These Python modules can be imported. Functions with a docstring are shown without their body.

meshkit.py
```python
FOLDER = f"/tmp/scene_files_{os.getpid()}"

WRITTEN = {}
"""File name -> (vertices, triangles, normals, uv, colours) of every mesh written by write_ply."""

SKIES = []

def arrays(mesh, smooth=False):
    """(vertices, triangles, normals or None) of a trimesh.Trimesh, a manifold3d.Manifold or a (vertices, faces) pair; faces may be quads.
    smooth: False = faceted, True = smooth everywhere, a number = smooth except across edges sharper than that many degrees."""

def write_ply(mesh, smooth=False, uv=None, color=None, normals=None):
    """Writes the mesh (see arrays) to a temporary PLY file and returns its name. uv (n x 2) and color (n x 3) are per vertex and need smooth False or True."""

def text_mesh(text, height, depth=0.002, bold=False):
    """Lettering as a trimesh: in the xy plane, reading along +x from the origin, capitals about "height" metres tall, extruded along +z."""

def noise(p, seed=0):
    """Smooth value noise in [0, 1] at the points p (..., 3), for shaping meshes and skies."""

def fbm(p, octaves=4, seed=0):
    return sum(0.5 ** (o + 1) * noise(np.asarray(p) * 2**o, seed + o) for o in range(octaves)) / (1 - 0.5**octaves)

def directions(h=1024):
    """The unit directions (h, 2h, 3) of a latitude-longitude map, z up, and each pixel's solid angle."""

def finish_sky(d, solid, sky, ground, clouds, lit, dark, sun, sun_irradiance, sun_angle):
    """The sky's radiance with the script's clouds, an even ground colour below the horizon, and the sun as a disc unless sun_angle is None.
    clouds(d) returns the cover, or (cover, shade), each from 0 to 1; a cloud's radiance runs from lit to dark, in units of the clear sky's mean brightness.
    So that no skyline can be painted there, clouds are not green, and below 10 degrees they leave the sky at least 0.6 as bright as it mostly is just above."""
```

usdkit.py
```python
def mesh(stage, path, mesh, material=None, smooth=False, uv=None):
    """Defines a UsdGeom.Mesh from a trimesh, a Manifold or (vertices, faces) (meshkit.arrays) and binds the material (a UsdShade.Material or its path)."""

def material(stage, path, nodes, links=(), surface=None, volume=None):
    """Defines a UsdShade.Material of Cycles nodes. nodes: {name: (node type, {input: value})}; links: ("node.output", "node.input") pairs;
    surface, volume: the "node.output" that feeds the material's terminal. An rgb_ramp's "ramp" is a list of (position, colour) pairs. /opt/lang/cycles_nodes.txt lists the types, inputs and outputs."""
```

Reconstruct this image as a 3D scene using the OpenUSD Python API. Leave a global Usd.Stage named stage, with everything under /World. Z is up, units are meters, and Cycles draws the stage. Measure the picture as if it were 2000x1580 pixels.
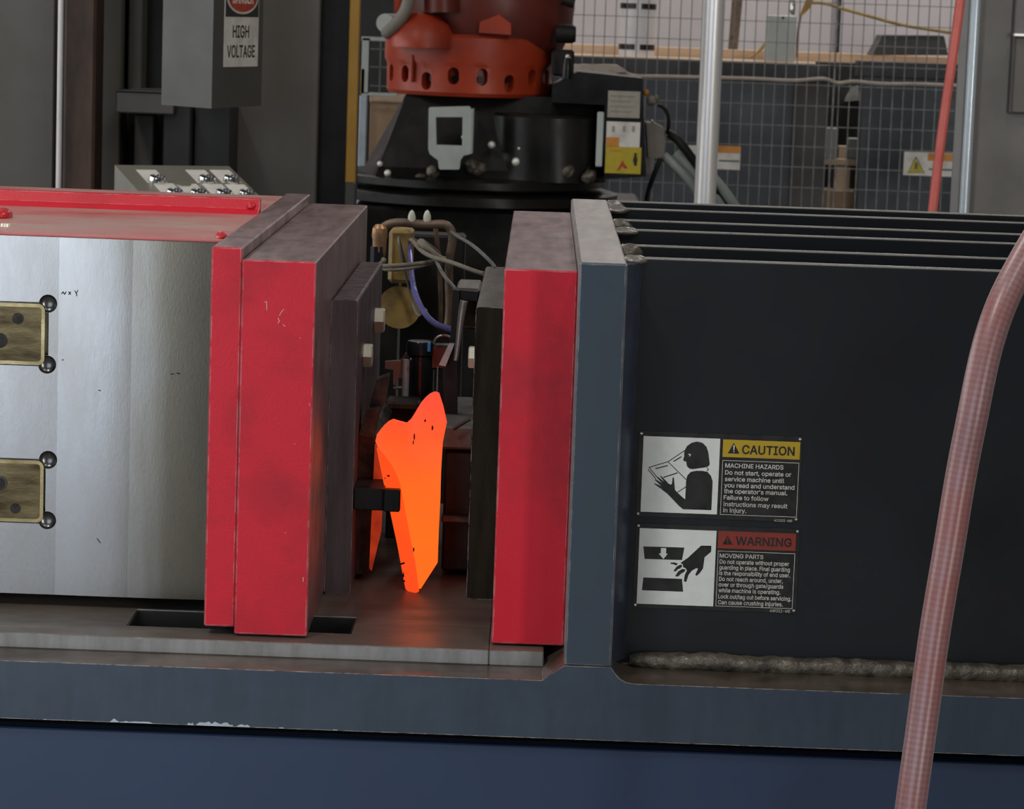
import math, random
import numpy as np, trimesh, manifold3d, usdkit, meshkit
from shapely.geometry import Polygon, Point, LineString
from shapely.ops import unary_union
from pxr import Usd, UsdGeom, UsdLux, UsdShade, Gf, Sdf

random.seed(7)
rng = np.random.default_rng(7)
stage = Usd.Stage.CreateInMemory()
UsdGeom.SetStageUpAxis(stage, UsdGeom.Tokens.z)
UsdGeom.SetStageMetersPerUnit(stage, 1.0)
UsdGeom.Xform.Define(stage, '/World')
UsdGeom.Scope.Define(stage, '/World/Looks')

# ------------------------------------------------------------------ camera (long lens, looking slightly down, rolled 2 degrees)
F_PX, ROLL, PITCH, YAW, EYE = 5600.0, 0.0355, math.atan(775 / 5600.0), 0.0068, np.array([0, 0, 1.6])
_x = np.array([math.cos(YAW), math.sin(YAW), 0]); _y = np.array([-math.sin(YAW), math.cos(YAW), 0]); _z = np.array([0, 0, 1.0])
FWD = math.cos(PITCH) * _y - math.sin(PITCH) * _z
_u = math.sin(PITCH) * _y + math.cos(PITCH) * _z
RGT = math.cos(ROLL) * _x + math.sin(ROLL) * _u
UPV = -math.sin(ROLL) * _x + math.cos(ROLL) * _u
cam = UsdGeom.Camera.Define(stage, '/World/camera')
cam.AddTransformOp().Set(Gf.Matrix4d(*RGT, 0, *UPV, 0, *(-FWD), 0, *EYE, 1))
cam.CreateHorizontalApertureAttr(36.0)
cam.CreateVerticalApertureAttr(36.0 * 1580 / 2000)
cam.CreateFocalLengthAttr(36.0 * F_PX / 2000)
cam.CreateFStopAttr(30.0)
cam.CreateFocusDistanceAttr(3.12)
cam.CreateExposureAttr(-1.65)

# ------------------------------------------------------------------ light: daylight through the doors, and the hall's lamps
def rect_light(name, pos, aim, w, h, radiance, color=(1, 1, 1)):
    l = UsdLux.RectLight.Define(stage, '/World/' + name)
    d = np.array(aim, float) - np.array(pos, float); d /= np.linalg.norm(d)
    ref = np.array([0, 0, 1.0]) if abs(d[2]) < 0.9 else np.array([0, 1.0, 0])
    r = np.cross(d, ref); r /= np.linalg.norm(r); u = np.cross(r, d)
    l.AddTransformOp().Set(Gf.Matrix4d(*r, 0, *u, 0, *(-d), 0, *map(float, pos), 1))
    l.CreateWidthAttr(w); l.CreateHeightAttr(h); l.CreateIntensityAttr(radiance); l.CreateColorAttr(Gf.Vec3f(*color))
    return l
rect_light('bay_door_light', (-3.5, -4.9, 2.02), (-3.5, 0, 2.02), 4.4, 4.0, 8.0, (0.84, 0.95, 1.12))
rect_light('narrow_door_light', (4.9, -4.9, 2.1), (4.9, 0, 2.1), 1.9, 4.0, 42.0, (1.0, 0.98, 0.96))
rect_light('side_window_light', (-6.9, 6.4, 2.6), (0, 6.4, 2.6), 10.0, 3.4, 7.0, (0.98, 1.0, 1.02))
LAMPS = [(-2.2, -0.6, 140), (1.2, -0.6, 48), (-2.6, 4.4, 75), (2.2, 4.4, 65), (-2.4, 14.6, 100), (2.0, 14.6, 140)]
for i, (lx, ly, lum) in enumerate(LAMPS):
    rect_light('ceiling_lamp_light_%d' % i, (lx, ly, 5.78), (lx, ly, 0), 0.5, 1.6, lum, (1.0, 0.97, 0.92))

# ------------------------------------------------------------------ helpers
def at(px, py, Y):
    d = FWD + RGT * (px - 1000) / F_PX + UPV * (790 - py) / F_PX
    return EYE + d * (Y / d[1])
def on_plane(px, py, p0, n):
    d = FWD + RGT * (px - 1000) / F_PX + UPV * (790 - py) / F_PX
    return EYE + d * (np.dot(np.asarray(p0) - EYE, n) / np.dot(d, n))

_names = {}
def free(path):
    k = _names.get(path, -1) + 1
    _names[path] = k
    return path if k == 0 else '%s_%03d' % (path, k)
def meta(prim, label=None, cat=None, group=None, kind=None):
    for k, v in (('label', label), ('category', cat), ('group', group), ('kind', kind)):
        if v: prim.SetCustomDataByKey(k, v)
class T:
    def __init__(s, prim, loc): s.p, s.loc = prim, np.asarray(loc, float)
def thing(name, label, cat, loc=(0, 0, 0), group=None, kind=None):
    x = UsdGeom.Xform.Define(stage, free('/World/' + name))
    x.AddTranslateOp().Set(Gf.Vec3d(*map(float, loc)))
    meta(x.GetPrim(), label, cat, group, kind)
    return T(x.GetPrim(), loc)
def tm(m):
    if isinstance(m, (list, tuple)): return trimesh.util.concatenate([tm(a) for a in m])
    if hasattr(m, 'to_mesh'):
        q = m.to_mesh(); return trimesh.Trimesh(q.vert_properties[:, :3], q.tri_verts, process=False)
    return m
def part(parent, name, mesh, mat, smooth=30, label=None, kind=None):
    m = tm(mesh).copy(); m.apply_translation(-parent.loc)
    q = usdkit.mesh(stage, free(str(parent.p.GetPath()) + '/' + name), m, mat, smooth)
    meta(q.GetPrim(), label, None, None, kind)
    return T(q.GetPrim(), parent.loc)
def single(name, mesh, mat, label, cat, smooth=30, group=None, kind=None):
    q = usdkit.mesh(stage, free('/World/' + name), tm(mesh), mat, smooth)
    meta(q.GetPrim(), label, cat, group, kind)
    return T(q.GetPrim(), (0, 0, 0))

def box(x0, x1, y0, y1, z0, z1, c=0.0015):
    x0, x1 = sorted((x0, x1)); y0, y1 = sorted((y0, y1)); z0, z1 = sorted((z0, z1))
    c = min(c, (x1 - x0) * .3, (y1 - y0) * .3, (z1 - z0) * .3)
    if c <= 0: 
        m = trimesh.creation.box(bounds=[[x0, y0, z0], [x1, y1, z1]]); return m
    p = []
    for sx in (0, 1):
        for sy in (0, 1):
            for sz in (0, 1):
                X, Y, Z = (x0, x1)[sx], (y0, y1)[sy], (z0, z1)[sz]
                dx, dy, dz = c * (1 - 2 * sx), c * (1 - 2 * sy), c * (1 - 2 * sz)
                p += [(X, Y + dy, Z + dz), (X + dx, Y, Z + dz), (X + dx, Y + dy, Z)]
    return tm(manifold3d.Manifold.hull_points(np.array(p)))
def solid(m):
    m = tm(m)
    return manifold3d.Manifold(manifold3d.Mesh(np.asarray(m.vertices, np.float32), np.asarray(m.faces, np.uint32)))
def mbox(x0, x1, y0, y1, z0, z1):
    return manifold3d.Manifold.cube((x1 - x0, y1 - y0, z1 - z0)).translate((x0, y0, z0))
def hull(pts): return tm(manifold3d.Manifold.hull_points(np.asarray(pts, float)))
def extr(poly, d0, d1, axis='y'):
    """2-D polygon extruded: axis y takes (x, z), axis z takes (x, y), axis x takes (y, z)."""
    if not hasattr(poly, 'exterior') and not hasattr(poly, 'geoms'): poly = Polygon(poly)
    out = []
    for g in getattr(poly, 'geoms', [poly]):
        m = trimesh.creation.extrude_polygon(g, abs(d1 - d0), engine='earcut')
        v = m.vertices.copy(); lo = min(d0, d1)
        if axis == 'y':
            m.vertices = np.stack([v[:, 0], lo + v[:, 2], v[:, 1]], 1); m.invert()
        elif axis == 'x':
            m.vertices = np.stack([lo + v[:, 2], v[:, 0], v[:, 1]], 1)
        else:
            m.vertices = v + [0, 0, lo]
        out.append(m)
    return tm(out) if len(out) > 1 else out[0]
def cyl(p0, p1, r, n=24, r1=None):
    p0, p1 = np.asarray(p0, float), np.asarray(p1, float)
    L = np.linalg.norm(p1 - p0)
    m = tm(manifold3d.Manifold.cylinder(L, r, r if r1 is None else r1, n))
    m.apply_transform(trimesh.geometry.align_vectors([0, 0, 1], (p1 - p0) / L)); m.apply_translation(p0)
    return m
def lathe(profile, c, n=48, axis=(0, 0, 1)):
    m = trimesh.creation.revolve(np.array(profile, float), sections=n)
    m.apply_transform(trimesh.geometry.align_vectors([0, 0, 1], axis)); m.apply_translation(c)
    return m
def smoothpath(pts, n=60):
    from scipy.interpolate import CubicSpline
    p = np.array(pts, float); t = np.r_[0, np.cumsum(np.linalg.norm(np.diff(p, axis=0), axis=1))]
    return CubicSpline(t, p)(np.linspace(0, t[-1], n))
def tube(pts, r, sides=10, n=None):
    p = smoothpath(pts, n) if n else np.array(pts, float)
    d = np.gradient(p, axis=0); d /= np.linalg.norm(d, axis=1, keepdims=True)
    a = np.cross(d[0], [0.3, 0.2, 0.93]); a /= np.linalg.norm(a); V = []
    rr = np.broadcast_to(r, (len(p),))
    for i in range(len(p)):
        a = a - d[i] * np.dot(a, d[i]); a /= np.linalg.norm(a); b = np.cross(d[i], a)
        th = np.arange(sides) * 2 * np.pi / sides
        V.append(p[i] + rr[i] * (np.cos(th)[:, None] * a + np.sin(th)[:, None] * b))
    V = np.vstack(V + [p[:1], p[-1:]]); Fc = []
    for i in range(len(p) - 1):
        for j in range(sides):
            q, w = i * sides + j, i * sides + (j + 1) % sides
            Fc += [(q, w, w + sides), (q, w + sides, q + sides)]
    e = len(V) - 1
    for j in range(sides):
        Fc += [(e - 1, (j + 1) % sides, j), (e, (len(p) - 1) * sides + j, (len(p) - 1) * sides + (j + 1) % sides)]
    return trimesh.Trimesh(V, Fc, process=False)
def hexbolt(c, axis, r, h):
    """hexagon head on a face looking along +-x, one corner of the hexagon towards the camera"""
    ring = lambda x, q: [(c[0] + axis[0] * x, c[1] - q * math.cos(k * math.pi / 3), c[2] + q * math.sin(k * math.pi / 3)) for k in range(6)]
    return hull(ring(0, r) + ring(h * .86, r) + ring(h, r * .88))
def ball(c, r, n=2): 
    m = trimesh.creation.icosphere(n, r); m.apply_translation(c); return m
def rough(m, amp, scale, seed=0):
    m = m.copy(); v = m.vertices
    k = meshkit.fbm(v * scale, 3, seed) - .5
    m.vertices = v + m.vertex_normals * (k * 2 * amp)[:, None]
    return m
def text(s, x0, z0, x1, cap, y, depth=.0004, bold=False, height_only=False):
    """Lettering in the plane Y=y facing the camera, from x0 to x1, capitals cap tall."""
    m = meshkit.text_mesh(s, cap, depth, bold)
    b = m.bounds; v = m.vertices
    sx = 1 if x1 is None else (x1 - x0) / (b[1, 0] - b[0, 0])
    m.vertices = np.stack([x0 + (v[:, 0] - b[0, 0]) * sx, y - v[:, 2], z0 + v[:, 1]], 1)
    return m

# ------------------------------------------------------------------ materials
LK = '/World/Looks/'
def mat(name, color, rough=0.5, metal=0.0, dark=None, scale=12.0, grime=(0.45, 0.75), stretch=(1, 1, 1), rvar=0.1, bump=0.15, bscale=250.0, bdist=0.0006,
        wear=None, wear_r=0.002, wear_lo=0.45, side=None, side_axis=(0, -1, 0), spec=0.5, spots=None, coat=0.0, stain_shade=None):
    """paint or metal: base colour with blotchy dirt, fine grain relief and, if asked, bare worn edges; side = bare metal on all faces but the one along side_axis"""
    N = {'g': ('geometry', {}), 'map': ('mapping', {'scale': stretch}), 'n': ('noise_texture', {'scale': scale, 'detail': 6, 'roughness': 0.62}),
         'mr': ('map_range', {'from_min': grime[0], 'from_max': grime[1], 'to_min': 0, 'to_max': 1, 'clamp': True}),
         'mx': ('mix_color', {'a': color, 'b': dark if dark is not None else tuple(c * .6 for c in color)}),
         'bn': ('noise_texture', {'scale': bscale, 'detail': 3}), 'bp': ('bump', {'strength': bump, 'distance': bdist}),
         'rr': ('map_range', {'from_min': .3, 'from_max': .7, 'to_min': max(.05, rough - rvar), 'to_max': min(1, rough + rvar), 'clamp': True}),
         'p': ('principled_bsdf', {'metallic': metal, 'specular_ior_level': spec, 'coat_weight': coat})}
    L = [('g.position', 'map.vector'), ('map.vector', 'n.vector'), ('n.fac', 'mr.value'), ('mr.result', 'mx.fac'), ('map.vector', 'bn.vector'), ('bn.fac', 'bp.height'),
         ('bp.normal', 'p.normal'), ('n.fac', 'rr.value'), ('rr.result', 'p.roughness')]
    out = 'mx.result'
    def layer(key, fac, colr):
        nonlocal out
        N[key] = ('mix_color', {'b': colr}); L.extend([(fac, key + '.fac'), (out, key + '.a')]); out = key + '.result'
    if side is not None:
        N['sd'] = ('vector_math', {'math_type': 'dot_product', 'vector2': side_axis}); L.append(('g.true_normal', 'sd.vector1'))
        N['sm'] = ('map_range', {'from_min': .75, 'from_max': .5, 'to_min': 0, 'to_max': 1, 'clamp': True}); L.append(('sd.value', 'sm.value'))
        N['sn'] = ('noise_texture', {'scale': 9.0, 'detail': 6, 'roughness': .65}); N['sv'] = ('vector_math', {'math_type': 'multiply', 'vector2': (6, 1, 1)})
        L.extend([('g.position', 'sv.vector1'), ('sv.vector', 'sn.vector')])
        N['sr'] = ('rgb_ramp', {'ramp': [(.3, side[0]), (.7, side[1])]}); L.append(('sn.fac', 'sr.fac'))
        N['sx'] = ('mix_color', {}); L.extend([('sm.result', 'sx.fac'), (out, 'sx.a'), ('sr.color', 'sx.b')]); out = 'sx.result'
        N['sme'] = ('math', {'math_type': 'multiply', 'value2': side[2]}); L.extend([('sm.result', 'sme.value1'), ('sme.value', 'p.metallic')])
    if stain_shade is not None:      # olive-brown streaks; the dim reflection at one end is painted in with them
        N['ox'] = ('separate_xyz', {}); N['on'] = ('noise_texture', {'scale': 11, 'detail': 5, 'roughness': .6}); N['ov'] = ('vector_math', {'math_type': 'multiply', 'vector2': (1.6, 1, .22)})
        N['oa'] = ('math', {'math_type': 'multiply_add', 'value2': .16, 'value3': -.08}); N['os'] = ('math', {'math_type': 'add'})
        N['om'] = ('map_range', {'from_min': stain_shade[1], 'from_max': stain_shade[2], 'to_min': 0, 'to_max': .85, 'clamp': True})
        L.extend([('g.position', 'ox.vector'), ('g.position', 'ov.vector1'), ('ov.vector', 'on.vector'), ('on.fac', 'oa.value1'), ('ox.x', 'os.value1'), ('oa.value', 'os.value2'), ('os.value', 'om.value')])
        layer('ol', 'om.result', stain_shade[0])
    if spots is not None:
        N['vo'] = ('noise_texture', {'scale': spots[1], 'detail': 2}); L.append(('g.position', 'vo.vector'))
        N['vm'] = ('map_range', {'from_min': spots[2], 'from_max': spots[2] + .03, 'to_min': 0, 'to_max': 1, 'clamp': True}); L.append(('vo.fac', 'vm.value'))
        layer('spx', 'vm.result', spots[0])
    if wear is not None:
        N['bv'] = ('bevel', {'radius': wear_r, 'samples': 6}); N['dt'] = ('vector_math', {'math_type': 'dot_product'})
        N['wm'] = ('map_range', {'from_min': .985, 'from_max': .90, 'to_min': 0, 'to_max': 1, 'clamp': True})
        N['wn'] = ('noise_texture', {'scale': 45.0, 'detail': 5, 'roughness': .7}); N['wr'] = ('map_range', {'from_min': wear_lo, 'from_max': wear_lo + .18, 'to_min': 0, 'to_max': 1, 'clamp': True})
        N['wmu'] = ('math', {'math_type': 'multiply'})
        L.extend([('g.true_normal', 'dt.vector1'), ('bv.bevel', 'dt.vector2'), ('dt.value', 'wm.value'), ('g.position', 'wn.vector'), ('wn.fac', 'wr.value'), ('wm.result', 'wmu.value1'), ('wr.result', 'wmu.value2')])
        layer('wx', 'wmu.value', wear)
    L.append((out, 'p.base_color'))
    return usdkit.material(stage, LK + name, N, L, surface='p.BSDF')

RED = (0.62, 0.018, 0.036)
M = {}
M['red'] = mat('red_paint', RED, .36, spec=.32, dark=(.30, .014, .022), scale=7, grime=(.5, .85), wear=(.75, .6, .6), wear_lo=.42, wear_r=.0016, bscale=420, bump=.25)
M['platen'] = mat('red_platen_paint', RED, .36, spec=.32, dark=(.27, .014, .022), scale=6, grime=(.48, .8), wear=(.75, .6, .6), wear_lo=.42, wear_r=.0016, bscale=420, bump=.25,
                  side=((.13, .09, .095), (.42, .29, .29), .7))
M['redtop'] = mat('worn_red_top', (.50, .10, .10), .40, dark=(.42, .26, .23), scale=9, grime=(.35, .6), stretch=(.35, 1, 1), wear=(.8, .1, .1), wear_lo=.3)
M['bluedark'] = mat('dark_grey_paint', (.0165, .0195, .024), .25, rvar=.04, dark=(.007, .008, .0095), scale=5, grime=(.45, .8), wear=(.85, .8, .7), wear_lo=.2, wear_r=.003, bscale=300, bump=.07)
M['navy'] = mat('navy_paint', (.025, .048, .102), .26, spec=.8, rvar=.04, dark=(.018, .035, .076), scale=4, grime=(.45, .8), bscale=260, bump=.06)
M['endplate'] = mat('blue_grey_end_plate', (.041, .061, .085), .26, spec=.8, rvar=.04, dark=(.030, .044, .061), scale=5, grime=(.45, .8), wear=(.55, .55, .55), wear_lo=.44, wear_r=.0016, bscale=300, bump=.07,
                    side=((.35, .34, .32), (.62, .6, .57), .6))
M['weld'] = mat('grey_weld', (.24, .22, .20), .40, dark=(.10, .09, .08), scale=30, metal=.5, bscale=120, bump=.6, bdist=.002)
M['weldblue'] = mat('painted_weld', (.042, .055, .085), .38, dark=(.028, .034, .05), scale=25, wear=(.4, .42, .45), wear_lo=.5, bscale=150, bump=.4, bdist=.0015)
M['weldolive'] = mat('dirty_weld', (.15, .13, .10), .42, dark=(.04, .034, .026), scale=40, grime=(.4, .65), metal=.3, bscale=90, bump=.9, bdist=.004)
M['redweld'] = mat('red_weld', (.55, .02, .03), .3, dark=(.35, .02, .03), scale=30)
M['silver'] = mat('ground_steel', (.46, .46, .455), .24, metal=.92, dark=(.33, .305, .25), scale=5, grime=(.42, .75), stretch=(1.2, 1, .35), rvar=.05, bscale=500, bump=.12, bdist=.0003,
                  spots=((.05, .04, .03), 46, .835), stain_shade=((.20, .175, .12), -.50, -.40))
M['brass'] = mat('bronze_block', (.19, .145, .07), .36, metal=.85, dark=(.05, .037, .018), scale=14, grime=(.4, .68), stretch=(1, 1, 4), bscale=200, bump=.2)
M['brassrim'] = mat('polished_bronze', (.42, .34, .17), .28, metal=.9, dark=(.26, .20, .09), scale=25)
M['socket'] = mat('black_socket', (.02, .02, .02), .5, metal=.3)
M['dimple'] = mat('bright_dimple', (.13, .13, .125), .26, metal=.95, dark=(.20, .20, .19), scale=20, rvar=.03, bump=.05)
M['bed'] = mat('greasy_bed_steel', (.15, .125, .105), .45, metal=.35, dark=(.06, .045, .04), scale=7, grime=(.4, .7), stretch=(.6, 1.6, 1), rvar=.12, side=((.19, .19, .18), (.31, .31, .30), .2), side_axis=(0, 0, 1), wear=(.5, .5, .5), wear_lo=.5)
M['ledge'] = mat('oily_brown_ledge', (.12, .09, .07), .26, bump=.05, dark=(.05, .035, .025), scale=14, grime=(.4, .65), side=((.041, .063, .093), (.031, .047, .070), .0), side_axis=(0, 0, 1), spec=.8, rvar=.05,
                 wear=(.6, .5, .42), wear_lo=.40, wear_r=.0016)
M['dieplate'] = mat('black_die_steel', (.10, .072, .080), .5, metal=.2, spec=.3, dark=(.055, .036, .034), scale=18, grime=(.4, .7), stretch=(3, 3, .3), bscale=300, bump=.3, wear=(.32, .27, .25), wear_lo=.42, wear_r=.002)
M['dieplate2'] = mat('brown_die_steel', (.030, .021, .011), .6, metal=0, spec=.12, side=((.14, .13, .12), (.24, .225, .21), .4), dark=(.012, .009, .006), scale=20, grime=(.4, .7), stretch=(3, 3, .4), bscale=260, bump=.5, wear=(.5, .45, .38), wear_lo=.42, wear_r=.002)
M['tool'] = mat('scaled_tool_steel', (.075, .062, .052), .5, metal=.4, dark=(.02, .017, .015), scale=30, grime=(.4, .65), bscale=140, bump=.6, bdist=.0015)
M['capsteel'] = mat('scuffed_dark_steel', (.11, .10, .095), .6, dark=(.06, .055, .05), scale=30)
M['black'] = mat('black_steel', (.014, .013, .012), .5, metal=0, spec=.25, dark=(.008, .008, .008), scale=12)
M['bolt'] = mat('zinc_bolt', (.86, .84, .68), .34, metal=.35, bump=.03, dark=(.62, .61, .5), scale=40)
M['glint'] = mat('polished_bolt', (.95, .94, .86), .22, metal=.25, spec=1.0, rvar=0, bump=0)
M['chrome'] = mat('chrome', (.7, .7, .68), .14, metal=1, dark=(.6, .6, .58), scale=20, rvar=.03, bump=.02)
M['steel'] = mat('bare_steel', (.4, .38, .36), .38, metal=.7, dark=(.2, .18, .16), scale=25)
M['gun'] = mat('blued_steel', (.05, .055, .07), .2, metal=.7, dark=(.02, .022, .03), scale=20, rvar=.04, bump=.04)
M['bluetag'] = mat('bright_blue', (.05, .30, .75), .4)
M['tan'] = mat('tan_plastic', (.34, .22, .06), .5, dark=(.10, .065, .025), scale=25)
M['brownpipe'] = mat('brown_pipe', (.17, .115, .075), .5, metal=.3, dark=(.06, .042, .03), scale=40)
M['copper'] = mat('copper_fitting', (.42, .24, .12), .4, metal=.6, dark=(.14, .09, .06), scale=40)
M['cream'] = mat('cream_cap', (.55, .55, .45), .4)
M['bluehose'] = mat('blue_hose', (.10, .10, .36), .3, dark=(.05, .05, .2), scale=30)
M['wire'] = mat('beige_wire', (.17, .145, .105), .6, dark=(.10, .085, .06), scale=30)
M['greywire'] = mat('grey_wire', (.12, .115, .105), .5)
# hall
M['wall'] = mat('white_wall', (.66, .60, .61), .8, dark=(.55, .50, .49), scale=.8, bump=.1)
M['ceil'] = mat('ceiling_panel', (.42, .41, .40), .8, scale=1.0)
M['floor'] = mat('concrete', (.19, .18, .17), .6, dark=(.11, .105, .1), scale=1.3, bscale=40, bump=.2)
M['sidewall'] = mat('grey_wall', (.20, .185, .16), .8, scale=.8)
M['cab'] = mat('warm_grey_enamel', (.118, .108, .092), .5, dark=(.095, .088, .076), scale=4, bscale=200)
M['cablight'] = mat('light_grey_enamel', (.060, .061, .053), .45, dark=(.05, .05, .044), scale=4, bscale=200)
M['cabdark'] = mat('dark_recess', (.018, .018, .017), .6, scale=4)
M['rust'] = mat('rusty_column', (.10, .052, .032), .65, dark=(.035, .026, .021), scale=10, grime=(.35, .6), stretch=(1, 1, .3))
M['whitesteel'] = mat('white_enamel', (.78, .74, .74), .35, dark=(.6, .62, .62), scale=8)
M['post'] = mat('galvanised_post', (.90, .89, .87), .36, metal=.65, rvar=.0, bump=0, dark=(.82, .81, .79), scale=9, stretch=(1, 1, .2))
M['flatgrey'] = mat('flat_grey_strip', (.22, .215, .21), .6, dark=(.19, .185, .18), scale=8)
M['caseright'] = mat('right_cabinet_grey', (.135, .128, .118), .5, dark=(.10, .095, .088), scale=5)
M['panelbox'] = mat('pale_panel_grey', (.55, .57, .53), .55, dark=(.48, .5, .47), scale=8)
M['boxgrey'] = mat('mid_grey_box', (.30, .31, .29), .55, dark=(.25, .26, .24), scale=12)
M['brightbar'] = mat('bright_bar', (.85, .87, .9), .4, metal=.3, dark=(.5, .5, .5), scale=30)
M['bluepost'] = mat('blue_grey_post', (.55, .62, .66), .32, metal=.5, dark=(.48, .54, .58), scale=9)
M['yellow'] = mat('yellow_paint', (.36, .19, .014), .5, dark=(.26, .12, .012), scale=8, stretch=(1, 1, .4))
M['console'] = mat('console_grey', (.22, .21, .175), .4, metal=.2, dark=(.17, .16, .135), scale=8)
M['label'] = mat('white_label', (.72, .69, .63), .5, dark=(.5, .48, .44), scale=20)
M['orange'] = mat('robot_orange', (.44, .048, .014), .4, dark=(.24, .026, .010), scale=5, grime=(.4, .75), bscale=120, bump=.1)
M['orangedark'] = mat('grimy_robot_orange', (.16, .022, .012), .42, dark=(.08, .016, .012), scale=5, grime=(.35, .7))
M['robotblack'] = mat('robot_black', (.009, .0085, .008), .30, spec=.3, dark=(.016, .0145, .012), scale=8, grime=(.5, .75))
M['bracket'] = mat('pale_green_grey', (.46, .50, .47), .45, dark=(.36, .39, .37), scale=12)
M['junction'] = mat('beige_grey_box', (.24, .21, .18), .6, dark=(.17, .155, .135), scale=12)
M['paper'] = mat('grey_sticker', (.36, .33, .27), .5, dark=(.27, .25, .2), scale=40)
M['stickyellow'] = mat('yellow_sticker', (.50, .39, .02), .5, dark=(.4, .3, .02), scale=30)
M['stickorange'] = mat('orange_sticker', (.62, .25, .03), .5)
M['stickred'] = mat('red_print', (.45, .05, .02), .5)
M['wood'] = mat('pale_wood', (.62, .46, .33), .7, dark=(.50, .35, .24), scale=12, stretch=(.3, 1, 3))
M['card'] = mat('cardboard', (.34, .23, .14), .75, dark=(.28, .18, .11), scale=6)
M['slate'] = mat('slate_panel', (.046, .056, .072), .5, dark=(.036, .042, .052), scale=3)
M['slatebrown'] = mat('brown_grey_panel', (.05, .048, .045), .5, dark=(.04, .037, .034), scale=3)
M['darkrail'] = mat('dark_rail', (.035, .036, .040), .5, scale=4)
M['meshwire'] = mat('galvanised_wire', (.16, .16, .155), .45, metal=.4, dark=(.12, .12, .115), scale=30)
M['rope'] = mat('pale_cable', (.42, .36, .31), .6, dark=(.32, .27, .23), scale=30)
M['yellowhose'] = mat('yellow_hose', (.38, .26, .07), .5, dark=(.24, .16, .05), scale=20)
M['redhose'] = mat('pink_red_hose', (.66, .15, .12), .4, dark=(.56, .11, .09), scale=20)
# signs
M['s_black'] = mat('sign_black', (.012, .011, .011), .4, dark=(.02, .018, .017), scale=60, bump=.05)
M['s_white'] = mat('sign_white', (.78, .80, .75), .45, dark=(.70, .72, .68), scale=60, spots=((.12, .11, .10), 420, .80), bump=.05)
M['s_yellow'] = mat('sign_yellow', (.52, .35, .014), .45, dark=(.45, .29, .012), scale=60, bump=.05)
M['s_red'] = mat('sign_red', (.27, .032, .018), .45, dark=(.2, .025, .015), scale=60, bump=.05)
M['s_text'] = mat('sign_lettering', (.62, .60, .52), .5, bump=.02)
M['rivet'] = mat('rivet', (.7, .7, .66), .25, metal=.8)
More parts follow.
